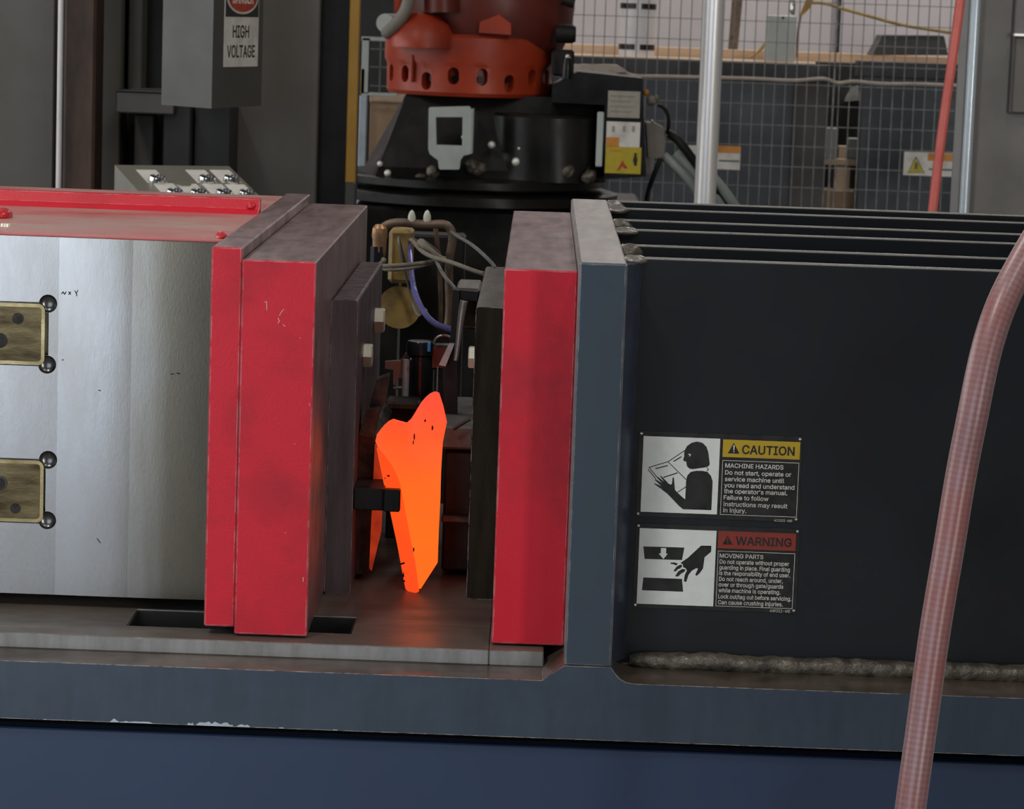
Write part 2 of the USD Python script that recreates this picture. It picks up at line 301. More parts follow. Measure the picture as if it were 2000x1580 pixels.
# the white-hot steel: it gives off its own light, hotter low down, cooler with scale spots
for nm, stops in (('glowing_steel', [(0, (2.0, .25, .008)), (.25, (2.2, .27, .008)), (.55, (2.1, .235, .010)), (.78, (1.9, .16, .022)), (1, (1.75, .12, .05))]),
                  ('cooler_glowing_steel', [(0, (1.8, .12, .014)), (.4, (1.8, .15, .012)), (.75, (1.7, .13, .02)), (1, (1.6, .10, .05))])):
    usdkit.material(stage, LK + nm, {
    'g': ('geometry', {}), 's': ('separate_xyz', {}),
    'mr': ('map_range', {'from_min': .905, 'from_max': 1.14, 'to_min': 0, 'to_max': 1, 'clamp': True}),
    'n': ('noise_texture', {'scale': 22, 'detail': 3}), 'ad': ('math', {'math_type': 'multiply_add', 'value2': .16, 'value3': -.08}), 'sum': ('math', {'math_type': 'add'}),
    'r': ('rgb_ramp', {'ramp': stops}),
    'n2': ('noise_texture', {'scale': 120, 'detail': 2}), 'm2': ('map_range', {'from_min': .76, 'from_max': .80, 'to_min': 1, 'to_max': .08, 'clamp': True}),
    'em': ('vector_math', {'math_type': 'scale'}), 'p': ('principled_bsdf', {'base_color': (.10, .05, .04), 'roughness': .6, 'emission_strength': 1.8})},
    [('g.position', 's.vector'), ('s.z', 'mr.value'), ('g.position', 'n.vector'), ('n.fac', 'ad.value1'), ('mr.result', 'sum.value1'), ('ad.value', 'sum.value2'), ('sum.value', 'r.fac'),
     ('g.position', 'n2.vector'), ('n2.fac', 'm2.value'), ('r.color', 'em.vector1'), ('m2.result', 'em.scale'), ('em.vector', 'p.emission_color')], surface='p.BSDF')
usdkit.material(stage, LK + 'die_glow_reflection', {'n': ('noise_texture', {'scale': 40, 'detail': 3}), 'g': ('geometry', {}),
    'r': ('rgb_ramp', {'ramp': [(.3, (.28, .018, .004)), (.7, (.75, .05, .008))]}), 'p': ('principled_bsdf', {'base_color': (.10, .05, .04), 'roughness': .5, 'emission_strength': 1.8})},
    [('g.position', 'n.vector'), ('n.fac', 'r.fac'), ('r.color', 'p.emission_color')], surface='p.BSDF')  # reflected glow of the blank, painted as emission
# braided clear hose: pale red liner under a diamond weave, shiny outside
usdkit.material(stage, LK + 'braided_hose', {
    'uv': ('uvmap', {'attribute': 'st'}), 'a': ('mapping', {'scale': (1, 1, 1), 'rotation': (0, 0, 0.785)}),
    'ck': ('checker_texture', {'scale': 16, 'color1': (.25, .115, .112), 'color2': (.30, .165, .168)}),
    'g': ('geometry', {}), 'n': ('noise_texture', {'scale': 14, 'detail': 3}), 'mr': ('map_range', {'from_min': .4, 'from_max': .7, 'to_min': 0, 'to_max': .55, 'clamp': True}),
    'mx': ('mix_color', {'b': (.30, .07, .05)}), 'bp': ('bump', {'strength': .25, 'distance': .001}),
    'p': ('principled_bsdf', {'roughness': .35, 'coat_weight': .5, 'coat_roughness': .32, 'sheen_weight': .55, 'sheen_roughness': .35, 'sheen_tint': (1, .86, .88)})},
    [('uv.UV', 'a.vector'), ('a.vector', 'ck.vector'), ('g.position', 'n.vector'), ('n.fac', 'mr.value'), ('mr.result', 'mx.fac'), ('ck.color', 'mx.a'), ('mx.result', 'p.base_color'),
     ('ck.fac', 'bp.height'), ('bp.normal', 'p.normal')], surface='p.BSDF')
M['hot'], M['hotedge'], M['dull'], M['hose'] = (UsdShade.Material.Get(stage, LK + n) for n in ('glowing_steel', 'cooler_glowing_steel', 'die_glow_reflection', 'braided_hose'))

# ------------------------------------------------------------------ the hall
def shell(name, b, m, label):
    single(name, trimesh.creation.box(bounds=b), m, label, 'room', False, kind='structure')
shell('floor', [[-7.2, -5.2, -.2], [7.2, 17.2, 0]], M['floor'], 'grey concrete factory floor under the machines')
shell('wall_back', [[-7.2, 17, 0], [7.2, 17.2, 6.2]], M['wall'], 'pale pinkish white wall behind the wire fence')
shell('wall_left', [[-7.2, -5, 0], [-7, 17, 6.2]], M['sidewall'], 'grey side wall of the hall on the left')
shell('wall_right', [[7, -5, 0], [7.2, 17, 6.2]], M['sidewall'], 'grey side wall of the hall on the right')
shell('wall_front', [[-7.2, -5.2, 0], [7.2, -5, 6.2]], M['sidewall'], 'grey wall with the bay doors behind the viewer')
shell('ceiling', [[-7.2, -5.2, 6.0], [7.2, 17.2, 6.2]], M['ceil'], 'grey ceiling of the hall')

# ------------------------------------------------------------------ press frame
ZB, ZBED, YF = .888, .9048, 3.0          # base top, bed top, front of the base
XE0, XE1, ZT = .0452, .0957, 1.338       # blue end plate
frame = thing('press_frame', 'blue-grey welded steel press frame with dark ribbed side and two hazard signs', 'press frame', (0, 3.5, 0))
prof = [(-1.7, .8245), (1.7, .8245), (1.7, ZB), (.122, ZB), (.112, .8893), (.1045, .8935), (.0985, .9005), (.0957, .905), (.0452, .905), (.0432, .9035), (.0235, ZB + .0012), (.0225, ZB), (-1.7, ZB)]
part(frame, 'base_beam', solid(extr(prof, YF, 4.06)) - mbox(-.4415, -.19, 3.118, 3.207, .828, 1.0), M['ledge'], label='blue-grey base beam with brown oily top ledge')
part(frame, 'shade_filler', box(-1.66, 1.66, YF + .06, 4.0, .80, .8245), M['black'])  # black filler set back in the groove: lip shadow put into the shape
part(frame, 'lower_panel', tm([box(-1.68, 1.68, YF + .014, YF + .04, 0, .8115), box(-1.68, 1.68, YF + .05, 4.03, 0, .80)]), M['navy'], label='navy blue lower panel under the base beam')
part(frame, 'end_plate', box(XE0, XE1, YF, 4.017, .905, ZT, .0022), M['endplate'], label='thick blue-grey end plate with bare steel top edge')
RY = [3.090, 3.254, 3.487, 3.647, 3.862, 4.005]
for i, y in enumerate(RY):
    part(frame, 'rib_plate', box(XE1, 1.66, y, y + .009, ZB, ZT, .0012), M['bluedark'], label='dark grey side plate carrying the hazard signs' if i == 0 else None)
for i, y in enumerate(RY):    # weld lumps where each rib meets the end plate
    w = .016 if i < 2 else .017
    m = trimesh.creation.icosphere(3, 1.0); m.apply_scale([w, .013, .006 if i % 2 == 0 else .013]); m.apply_translation([XE1 + w * .6, y + .004, ZT - (.004 if i % 2 == 0 else .012)])
    part(frame, 'weld_bead', rough(m, .0022, 90, i), M['weldolive'] if i in (1, 3) else M['weld'], True)
fil = []
for k, z in enumerate(np.linspace(.896, ZT - .006, 110)):
    j = .0012 * (meshkit.noise(np.array([z * 60, 0, 0])) - .5)
    fil.append([(XE1 - .002, YF + .058 + j, z), (XE1 + .006, YF + .066 + j, z), (XE1 + .0125, YF + .076 + j, z), (XE1 + .018 + j, YF + .0905, z), (XE1 - .002, YF + .0905, z)])
fil = np.array(fil); n_, s_ = fil.shape[:2]
fc = [q for i in range(n_ - 1) for j in range(s_) for q in ((i * s_ + j, i * s_ + (j + 1) % s_, (i + 1) * s_ + (j + 1) % s_), (i * s_ + j, (i + 1) * s_ + (j + 1) % s_, (i + 1) * s_ + j))]
fc += [(0, k + 1, k) for k in range(1, s_ - 1)] + [((n_ - 1) * s_, (n_ - 1) * s_ + k, (n_ - 1) * s_ + k + 1) for k in range(1, s_ - 1)]
m = trimesh.Trimesh(fil.reshape(-1, 3), fc, process=False); trimesh.repair.fix_normals(m)
part(frame, 'corner_weld', m, M['weldblue'], 50)
xs = np.linspace(.118, 1.64, 420)
pts = np.stack([xs, np.full_like(xs, 3.083), np.full_like(xs, ZB + .0065)], 1)
m = tube(pts, (.0112 + .0004 * np.sin(xs * 260)) * np.clip((xs - .112) / .03, .25, 1) ** .5, 14)
part(frame, 'base_weld', rough(m, .0032, 60, 4), M['weldolive'], 60, label='rough olive-grey weld along the foot of the side plate')
# chipped primer along the lip of the base beam
def chips(spans, z0, seed):
    out = []
    r_ = np.random.default_rng(seed)
    for (a, b, h) in spans:
        n = max(6, int((b - a) / .003)); X_ = np.linspace(a, b, n)
        top = z0 + h * (.35 + .65 * r_.random(n)) * np.sin(np.linspace(.12, math.pi - .12, n)) ** .4
        out.append(extr(Polygon([(a, z0)] + list(zip(X_, top)) + [(b, z0)]), YF - .0004, YF + .0004))
    return tm(out)
M['chip'] = mat('pale_primer', (.42, .50, .58), .5, dark=(.34, .4, .46), scale=40)
lip = [(215, 232, 9), (233, 298, 5), (366, 378, 7), (384, 455, 11), (463, 488, 7), (545, 555, 3), (650, 660, 3), (84, 92, 2)]
part(frame, 'paint_chip', chips([(at(a, 1415, YF)[0], at(b, 1415, YF)[0], h * .000536) for a, b, h in lip], .8247, 3), M['chip'], False, label='pale chipped primer along the lower lip', kind='stuff')

# bed plates lying on the base
slot = mbox(-.4415, -.19, 3.118, 3.207, .80, 1.0)
bed = solid(box(-1.62, -.0367, 3.062, 3.98, ZB, ZBED, .0012)) - slot
bp = thing('bed_plate', 'long grey steel bed plate with a dark slot under the red-topped ram', 'bed plate', (-.5, 3.5, ZB))
part(bp, 'plate', bed, M['bed'])
part(bp, 'slot_lining', tm([box(-.4414, -.1901, 3.2045, 3.2069, .83, ZBED - .0012, .0002), box(-.4414, -.439, 3.118, 3.205, .83, ZBED - .0012, .0002), box(-.1925, -.1901, 3.118, 3.205, .83, ZBED - .0012, .0002), box(-.4414, -.1901, 3.1181, 3.2069, .829, .832, .0002)]), M['socket'], label='black lining of the slot')  # thin black sheets added over the slot walls and floor
single('bed_plate', box(-.0361, .0235, 3.062, 3.98, ZB, ZBED, .0012), M['bed'], 'short grey steel bed plate under the right-hand red block', 'bed plate')

# ------------------------------------------------------------------ ram
ram = thing('ram_slide', 'bright ground-steel ram with red top and bronze guide blocks, left of the glowing blank', 'press ram', (-.9, 3.6, .905))
YS, ZS0, ZS1 = 3.20, .9195, 1.3275
XL = lambda px, py=800: at(px, py, YS)[0]
facets = []     # three slightly crowned milled strips
yy_ = YS
for a, b, n_, a0, a1 in ((-1.6, XL(-160), 2, 0, 0), (XL(-160), XL(112), 14, -1.2, .9), (XL(112), XL(255), 14, -1.9, 1.3), (XL(255), -.352, 16, -.3, 3.2)):
    for k in range(n_ if b < -.36 else n_ + 1):
        t = k / n_; facets.append((a + (b - a) * t, yy_ + (b - a) * math.radians(a0 * t + (a1 - a0) * t * t / 2)))
    yy_ += (b - a) * math.radians((a0 + a1) / 2)
facets += [(-.352, 3.95), (-1.6, 3.95)]
body = solid(extr(facets, ZS0, ZS1, 'z'))
GY = YS + .016
blocks = [(590, 715, 95, 0), (896, 1022, 89, 1)]   # top, bottom, right edge of each pocket in the picture
for (t_, b_, x_, k) in blocks:
    zt, zb, xr = at(x_ - 20, t_, YS)[2], at(x_ - 20, b_, YS)[2], at(x_, (t_ + b_) / 2, YS)[0]
    body = body - mbox(-1.2, xr, YS - .02, GY, zb, zt)
    for zc, px, py in ((zt, 94, 593 if k == 0 else 898), (zb, 92, 712 if k == 0 else 1016)):
        c = at(px, py, YS)
        sp = manifold3d.Manifold.sphere(.0104, 48).scale((1, .55, 1)).translate((c[0], YS, c[2]))
        body = body - sp
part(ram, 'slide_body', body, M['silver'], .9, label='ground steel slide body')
for (t_, b_, x_, k) in blocks:
    zt, zb, xr = at(x_ - 20, t_, YS)[2], at(x_ - 20, b_, YS)[2], at(x_, (t_ + b_) / 2, YS)[0]
    for px, py in ((94, 593 if k == 0 else 898), (92, 712 if k == 0 else 1016)):
        c = at(px, py, YS)
        cup = manifold3d.Manifold.sphere(.0104, 48) - manifold3d.Manifold.sphere(.0100, 48) 
        cup = cup.scale((1, .55, 1)).translate((c[0], YS, c[2])) ^ mbox(-2, 1, YS + .0002, YS + .01, .5, 1.5)
        part(ram, 'relief_hole', cup, M['dimple'], 40, label='bright round relief hole at a pocket corner')
    xe = xr - .0022 - (.002 if k == 0 else 0)
    sq = Polygon([(-1.19, zb + .0012), (xe, zb + .0012), (xe, zt - .0018), (-1.19, zt - .0018)]).buffer(-.008).buffer(.008)
    inner = sq.buffer(-.0042)
    g = part(ram, 'guide_block', extr(inner, YS - .003, GY), M['brass'], 25, label='bronze guide block set in the ram, %s of two' % ('upper' if k == 0 else 'lower'))
    part(g, 'bright_rim', extr(sq.difference(inner.buffer(-.0001)), YS - .0018, GY), M['brassrim'], 25, label='brighter polished rim of the guide block')
    if k == 0:
        for px, py, r in ((35, 622, .0065),): 
            c = at(px, py, YS - .003); part(g, 'screw', cyl((c[0], YS - .0034, c[2]), (c[0], YS + .002, c[2]), r, 24), M['tool'])
        c = at(0, 665, YS - .003)
    else:
        for px, py, r in ((30, 993, .006),):
            c = at(px, py, YS - .003); part(g, 'screw', cyl((c[0], YS - .0034, c[2]), (c[0], YS + .002, c[2]), r, 24), M['tool'])
        c = at(0, 943, YS - .003)
    ring = lathe([(.006, 0), (.0085, 0), (.0085, .0006), (.006, .0012), (.006, 0)], (c[0], YS - .003, c[2]), 28, (0, -1, 0))
    part(g, 'oil_port', tm([ring]), M['tool'])
    part(g, 'port_bore', cyl((c[0], YS - .0035, c[2]), (c[0], YS + .002, c[2]), .006, 24), M['socket'])
ZC = 1.3315
part(ram, 'top_cover', box(-1.6, -.352, YS - .003, 3.95, ZS1, ZC, .0012), M['redtop'], label='scuffed red top cover')
part(ram, 'top_rail', extr([(3.585, ZC - .001), (3.605, ZC + .006), (3.612, at(0, 371, 3.612)[2]), (3.632, at(0, 371, 3.612)[2]), (3.632, ZC - .001)], -1.6, -.3515, 'x'), M['red'], label='red upstand rail along the ram top')
m = trimesh.creation.icosphere(3, 1.0); m.apply_scale([.007, .018, .006]); m.apply_translation(np.array([-.356, 3.225, ZC + .001]))
part(ram, 'weld_lump', rough(m, .002, 90, 1), M['redweld'], 60)
m = trimesh.creation.icosphere(3, 1.0); m.apply_scale([.009, .02, .007]); m.apply_translation([-.362, 3.62, ZC + .008])
part(ram, 'weld_lump', rough(m, .003, 60, 2), M['redweld'], 60)
c = at(12, 438, 3.27); part(ram, 'cap_screw', lathe([(0, .004), (.006, .0035), (.0065, 0), (0, 0)], (c[0], 3.27, ZC), 20), M['bolt'])
m = trimesh.creation.icosphere(3, 1.0); m.apply_scale([.012, .02, .009]); m.apply_translation([at(4, 415, 3.4)[0], 3.4, ZC + .003]); part(ram, 'weld_lump', rough(m, .003, 60, 3), M['redweld'], 60)
part(ram, 'backing_plate', box(-.3512, -.3178, 3.0865, 3.985, .9145, 1.3332, .0016), M['platen'], label='narrow red backing plate welded to the ram')

def strokes(sets, Y, w):
    return tm([extr(LineString([(at(x, y, Y)[0], at(x, y, Y)[2]) for x, y in q]).buffer(w), Y - .0003, Y + .0003) for q in sets])
part(ram, 'pen_marks', strokes([[(120, 574), (123, 570), (126, 575), (129, 570)], [(134, 570), (138, 575)], [(138, 570), (134, 575)], [(146, 568), (149, 573), (152, 567)], [(149, 573), (150, 578)]], YS - .0012, .0004), M['socket'], False, label='black pen scribble on the bright steel', kind='stuff')
part(ram, 'stain_marks', strokes([[(193, 762), (196, 763)], [(334, 731), (339, 730)], [(346, 729), (351, 730)], [(122, 703), (123, 703)], [(190, 1052), (196, 1060)]], YS - .0010, .0006), M['rust'], False, label='small dark stains on the bright steel', kind='stuff')
lp = thing('ram_platen', 'thick red steel platen bolted to the ram, left of the glowing blank', 'platen', (-.28, 3.5, .907))
part(lp, 'platen_block', box(-.3176, -.2375, 3.085, 3.985, .9072, 1.3206, .0014), M['platen'])
part(lp, 'scratches', strokes([[(517, 590), (521, 589), (521, 605)], [(554, 604), (549, 610), (546, 616)], [(543, 621), (546, 627), (543, 631)], [(553, 634), (557, 637)], [(586, 660), (587, 660)], [(604, 788), (605, 792)], [(575, 867), (576, 867)], [(557, 1040), (558, 1041)], [(592, 1128), (592, 1136)]], 3.0849, .00026), M['label'], False, label='pale scratches in the red paint', kind='stuff')
rp = thing('fixed_platen', 'thick red steel platen against the blue end plate, right of the glowing blank', 'platen', (0, 3.5, .907))
part(rp, 'platen_block', box(-.0343, .0449, 3.086, 3.985, .9072, 1.3206, .0014), M['platen'])

# ------------------------------------------------------------------ die plates and tooling between the platens
def rbox(x0, x1, y0, y1, z0, z1, r):
    sq = Polygon([(x0, z0), (x1, z0), (x1, z1), (x0, z1)]).buffer(-r).buffer(r, 8)
    return extr(sq, y0, y1)
dl = thing('die_plate', 'dark steel die plate on the right face of the ram platen', 'die plate', (-.22, 3.58, .905))
part(dl, 'plate', rbox(-.2373, -.2062, 3.33, 3.83, .905, 1.2555, .004), M['dieplate'], 40)
def px_bolt(par, px, py, Y, axis, r, h, Xf=None):
    c = at(px, py, Y); 
    if Xf is not None: c[0] = Xf
    part(par, 'hex_bolt', hexbolt(c, axis, r, h), M['bolt'], 30)
px_bolt(dl, 714, 694, 3.47, (1, 0, 0), .0155, .0105, -.2062)
px_bolt(dl, 752, 626, 3.69, (1, 0, 0), .0175, .0125, -.2062)
dr = thing('die_plate', 'brown-black steel die plate on the left face of the fixed platen', 'die plate', (-.05, 3.58, .905))
part(dr, 'plate', rbox(-.0688, -.0345, 3.33, 3.86, .905, 1.2525, .004), M['dieplate2'], 40)
px_bolt(dr, 912, 697, 3.46, (-1, 0, 0), .0145, .0098, -.0688)

li = thing('lower_die', 'scaled dark steel die block on the left die plate beside the glowing blank', 'die', (-.19, 3.56, .905))
zz = lambda py, px=720, Y=3.45: at(px, py, Y)[2]
part(li, 'die_block', extr([(-.2061, .912), (-.196, .912), (-.190, .955), (-.186, 1.00), (-.180, 1.04), (-.180, 1.075), (-.188, 1.085), (-.2061, 1.085)], 3.42, 3.74), M['tool'])
cl = lambda p: np.array([max(p[0], -.2060), p[1], p[2]])
part(li, 'die_shoulder', hull([cl(at(x, y, 3.41)) + np.array([0, d, 0]) for d in (0, .05) for x, y in ((716, 800), (742, 795), (700, 850), (730, 855))]), M['tool'])
part(li, 'clamp_arm', hull([cl(p) + np.array([0, d, 0]) for d in (0, .03) for p in (at(735, 742, 3.43), at(760, 733, 3.43), at(752, 790, 3.43), at(722, 800, 3.43), at(715, 820, 3.43))]), M['tool'], label='slanted clamp arm')
fg = [at(x, y, 3.335) for x, y in ((694, 960), (750, 956), (782, 957), (783, 1000), (750, 999), (694, 1001))]
part(li, 'stop_finger', tm([box(-.206, fg[1][0], 3.340, 3.44, fg[4][2], fg[1][2] - .0004, .0012), box(fg[1][0] - .0005, fg[2][0], 3.333, 3.348, fg[3][2], fg[2][2], .0015)]), M['black'], label='black square stop finger in front of the glowing blank')
ri = thing('upper_die', 'blackened steel die block with pale bracket on the right die plate', 'die', (-.09, 3.6, .905))
part(ri, 'die_block', box(at(862, 1100, 3.46)[0], -.0690, 3.46, 3.74, .912, zz(880, 880, 3.46), .003), M['black'])
part(ri, 'die_cap', box(at(860, 860, 3.455)[0], -.0690, 3.452, 3.72, zz(878, 888, 3.452), zz(832, 888, 3.452), .003), M['capsteel'], label='grey scuffed cap of the die block')
part(ri, 'die_step', box(at(862, 1010, 3.44)[0], -.0690, 3.445, 3.47, zz(1022, 880, 3.445), zz(1008, 880, 3.445), .002), M['tool'])
part(ri, 'tie_rod', cyl(at(885, 838, 3.44), at(918, 818, 3.44), .0022, 12), M['tool'])
br = thing('guard_bracket', 'dark L-shaped bracket with a pale lever above the right die block', 'bracket', (-.09, 3.6, 1.09))
A_ = [at(p[0], p[1], 3.56) for p in ((887, 566), (934, 570), (931, 588), (893, 586))]
part(br, 'bracket_head', hull([p + np.array([0, d, 0]) for d in (0, .04) for p in A_]), M['black'])
A_ = [at(p[0], p[1], 3.55) for p in ((884, 566), (897, 568), (893, 690), (893, 835), (868, 835), (864, 720), (880, 655))]
part(br, 'bracket_web', extr(Polygon([(p[0], p[2]) for p in A_]), 3.553, 3.565), M['black'])
part(br, 'lever', tube([at(906, 588, 3.52), at(902, 610, 3.52), at(897, 650, 3.52), at(893, 685, 3.52), at(890, 704, 3.52)], np.linspace(.0050, .0028, 24), 12, 24), M['steel'], label='pale worn lever')
A_ = [at(p[0], p[1], 3.535) for p in ((877, 671), (888, 671), (870, 716), (857, 713))]
part(br, 'strap', hull([p + np.array([0, d, 0]) for d in (0, .008) for p in A_]), M['steel'], label='pale diagonal strap')
part(br, 'edge_rod', cyl(at(855, 715, 3.55), at(853, 790, 3.55), .0012, 8), M['steel'])
part(br, 'mount_block', box(at(890, 600, 3.6)[0], -.0690, 3.58, 3.70, zz(640, 910, 3.6), zz(560, 910, 3.6), .003), M['dieplate2'])
cy = thing('grip_cylinder', 'shiny black gripper cylinder with a bright blue mark standing behind the glowing blank', 'cylinder', (at(820, 780, 3.78)[0], 3.78, .905))
b0, t0 = at(819, 783, 3.78), at(823, 676, 3.78)
part(cy, 'barrel', cyl((b0[0], 3.78, b0[2]), (b0[0], 3.78, zz(702, 821, 3.78)), .0185, 40), M['gun'])
part(cy, 'collar', lathe([(0, 0), (.0165, 0), (.0165, .006), (.0192, .008), (.0192, .022), (.0175, .0255), (0, .0262)], (b0[0], 3.78, zz(703, 821, 3.78)), 40), M['gun'])
part(cy, 'tie_bar', cyl((b0[0] - .0185, 3.767, b0[2]), (b0[0] - .0185, 3.767, zz(700, 800, 3.78)), .0048, 16), M['brightbar'], label='bright tie bar')
c = at(838, 678, 3.76); part(cy, 'blue_mark', box(c[0] - .002, c[0] + .002, 3.758, 3.765, c[2] - .006, c[2] + .006, .0004), M['bluetag'], label='bright blue mark')
c = at(802, 702, 3.75); part(cy, 'set_screw', ball(c, .0022), M['chrome'])
part(cy, 'head_block', box(at(842, 690, 3.78)[0], at(880, 690, 3.78)[0], 3.77, 3.80, zz(720, 860, 3.78), zz(673, 860, 3.78), .002), M['gun'])
part(cy, 'fitting_loop', tube([at(848, 672, 3.76), at(853, 660, 3.76), at(866, 655, 3.76), at(880, 660, 3.76), at(884, 668, 3.76)], .0018, 8, 20), M['steel'])
part(cy, 'foot', box(b0[0] - .026, b0[0] + .024, 3.755, 3.815, .905, b0[2], .003), M['tool'], label='scaled steel foot of the cylinder')
part(cy, 'side_plate', extr(Polygon([(p[0], p[2]) for p in (at(752, 706, 3.8), at(782, 704, 3.8), at(792, 690, 3.8), at(800, 690, 3.8), at(798, 740, 3.8), at(778, 738, 3.8), at(774, 752, 3.8), at(768, 752, 3.8), at(768, 722, 3.8), at(752, 720, 3.8))]), 3.80, 3.808), M['steel'], label='pale notched side plate')
part(cy, 'cross_bar', box(at(768, 757, 3.79)[0], at(792, 757, 3.79)[0], 3.785, 3.80, zz(760, 780, 3.79), zz(756, 780, 3.79), .0005), M['steel'])
part(cy, 'base_block', box(at(752, 790, 3.7)[0], at(820, 790, 3.7)[0], 3.69, 3.75, zz(800, 780, 3.7), zz(783, 780, 3.7), .003), M['tool'])
part(cy, 'base_leg', box(at(760, 790, 3.7)[0], at(812, 790, 3.7)[0], 3.70, 3.74, .905, zz(799, 780, 3.7), .002), M['black'])
sb = thing('spacer_bar', 'small steel spacer bar on the bed below the glowing blank', 'bar', (at(765, 1090, 3.6)[0], 3.6, .905))
part(sb, 'bar', box(at(738, 1090, 3.6)[0], at(800, 1090, 3.6)[0], 3.60, 3.72, .905, zz(1103, 765, 3.6), .0012), M['bed'])

# ------------------------------------------------------------------ the glowing blank
face_px = [(839, 774), (848, 771), (856, 774), (864, 800), (871, 832), (867, 852), (863, 872), (860, 930), (859, 979), (856, 1040), (854, 1102), (838, 1126), (822, 1150), (818, 1150), (811, 1096), (801, 1048), (791, 993), (781, 942),
           (767, 911), (752, 890), (738, 873), (733, 862), (736, 849), (743, 840), (750, 832), (758, 825), (767, 821), (780, 826), (793, 831), (801, 824), (808, 813), (815, 801), (822, 790), (830, 781)]
band_px = [(738, 873), (752, 890), (767, 911), (781, 942), (791, 993), (801, 1048), (811, 1096), (818, 1150), (818, 1156), (808, 1161), (798, 1160), (791, 1156), (788, 1143), (781, 1105), (774, 1068), (767, 1036), (760, 1003), (754, 980), (748, 952), (741, 915), (735, 878)]
YB = 3.35
rid = np.array([at(x, y, YB) for x, y in ((733, 862), (738, 873), (752, 890), (767, 911), (781, 942), (791, 993), (801, 1048), (811, 1096), (818, 1150), (820, 1165))])
def folded(px, slope):
    pp = [at(x, y, YB) for x, y in px]
    m = extr(Polygon([(p[0], p[2]) for p in pp]), YB, YB + .007)
    v_, f_ = trimesh.remesh.subdivide_to_size(m.vertices, m.faces, .0055)
    m = trimesh.Trimesh(v_, f_); m.merge_vertices(); v = m.vertices.copy()
    d = v[:, 0] - np.interp(v[:, 2], rid[::-1, 2], rid[::-1, 0])
    v[:, 1] += np.where(d < 0, -d * slope, .35 * d) + .006 * np.exp(-((v[:, 0] - at(797, 832, YB)[0]) / .010) ** 2) * np.clip((v[:, 2] - 1.07) / .04, 0, 1)
    m.vertices = v; return m
hb = thing('hot_blank', 'glowing orange folded steel blank held between the dies', 'hot steel blank', (at(800, 1158, YB)[0], YB, .91))
part(hb, 'blank_face', folded(face_px, .35), M['hot'], 35, label='bright orange main face of the blank')
part(hb, 'blank_edge', folded(band_px, .9), M['hotedge'], 35, label='redder bevelled edge of the blank')
fl = [(784, 1106, 6, 2), (788, 1104, 4, 2), (787, 1127, 1.5, 6), (789, 1140, 6, 1.8), (759, 932, 4, 1.4), (751, 938, 2, 1), (808, 857, 1.4, 7), (843, 841, 1.6, 5), (829, 826, 1.5, 3), (808, 1074, 1.2, 5), (806, 868, 1, 4)]
fm = []
for px, py, w_, h_ in fl:
    p = at(px, py, YB); d = p[0] - np.interp(p[2], rid[::-1, 2], rid[::-1, 0]); y_ = YB + (-d * .9 if d < 0 else .35 * d)
    q = ball((p[0], y_, p[2]), 1, 2); q.vertices = (q.vertices - [p[0], y_, p[2]]) * [w_ * .0006, .0009, h_ * .0006] + [p[0], y_, p[2]]; fm.append(rough(q, .0004, 500, 5))
part(hb, 'scale_flakes', fm, M['black'], 60, label='dark flakes of scale on the glowing steel', kind='stuff')
glow_strip = [at(x, y, 3.41) for x, y in ((732, 868), (745, 880), (748, 960), (744, 1040), (726, 1115), (721, 1110), (724, 1040), (728, 960))]
part(hb, 'glow_reflection', extr(Polygon([(p[0], p[2]) for p in glow_strip]), 3.41, 3.418), M['dull'], label='dull red reflection of the blank on the left die, built as a glowing strip')  # glow mirrored in the die, built as an emissive strip

# ------------------------------------------------------------------ cables and pipes behind the press
pf = thing('pipe_frame', 'brown bent pipe frame with two pale bullet caps behind the press gap', 'pipe frame', (at(815, 520, 4.5)[0], 4.5, 0))
Yp = 4.5
part(pf, 'pipe', tube([at(742, 500, Yp), at(741, 470, Yp), at(748, 445, Yp), at(762, 437, Yp), at(800, 436, Yp), at(850, 438, Yp), at(874, 441, Yp), at(881, 450, Yp), at(880, 490, Yp), at(877, 560, Yp), at(874, 640, Yp)], .0068, 12, 70), M['brownpipe'])
for px in (804, 834):
    c = at(px, 433, Yp); part(pf, 'bullet_cap', lathe([(0, .019), (.0035, .016), (.006, .009), (.006, 0), (0, 0)], (c[0], Yp, c[2]), 20), M['cream'], label='pale bullet-shaped cap')
part(pf, 'elbow_fitting', lathe([(0, -.022), (.0095, -.022), (.011, -.010), (.011, .008), (.0125, .014), (.0115, .026), (.007, .032), (0, .032)], at(741, 478, Yp - .01), 24), M['copper'], label='copper-coloured elbow fitting')
part(pf, 'fitting_nut', lathe([(0, -.02), (.0125, -.02), (.0125, .012), (0, .012)], at(739, 496, Yp - .01), 6), M['gun'])
part(pf, 'valve_body', box(at(757, 500, Yp)[0], at(803, 500, Yp)[0], Yp + .02, Yp + .10, zz(556, 780, Yp), zz(450, 780, Yp), .006), M['tan'], label='tan valve body')
part(pf, 'valve_drum', cyl(at(780, 600, Yp + .03), at(780, 600, Yp + .12), .034, 32), M['tan'])
part(pf, 'back_tube', tube([at(850, 440, Yp + .05), at(858, 520, Yp + .05), at(860, 640, Yp + .05)], .004, 8, 20), M['brownpipe'])
part(pf, 'stand', box(at(770, 600, Yp)[0], at(900, 600, Yp)[0], Yp + .13, Yp + .2, 0, zz(470, 800, Yp), .004), M['black'], label='black stand under the pipe frame')
def cable(name, pts, Y, r, m, label, n=40):
    single(name, tube([at(x, y, Y + (q[0] if q else 0)) for x, y, *q in pts], r, 10, n), m, label, 'cable')
cable('air_hose', [(800, 480, .33), (803, 520, .22), (808, 560, .08), (820, 595, -.08), (838, 622, -.25), (858, 636, -.42), (886, 646, -.63)], 4.2, .0042, M['bluehose'], 'shiny blue air hose curving down behind the press gap')
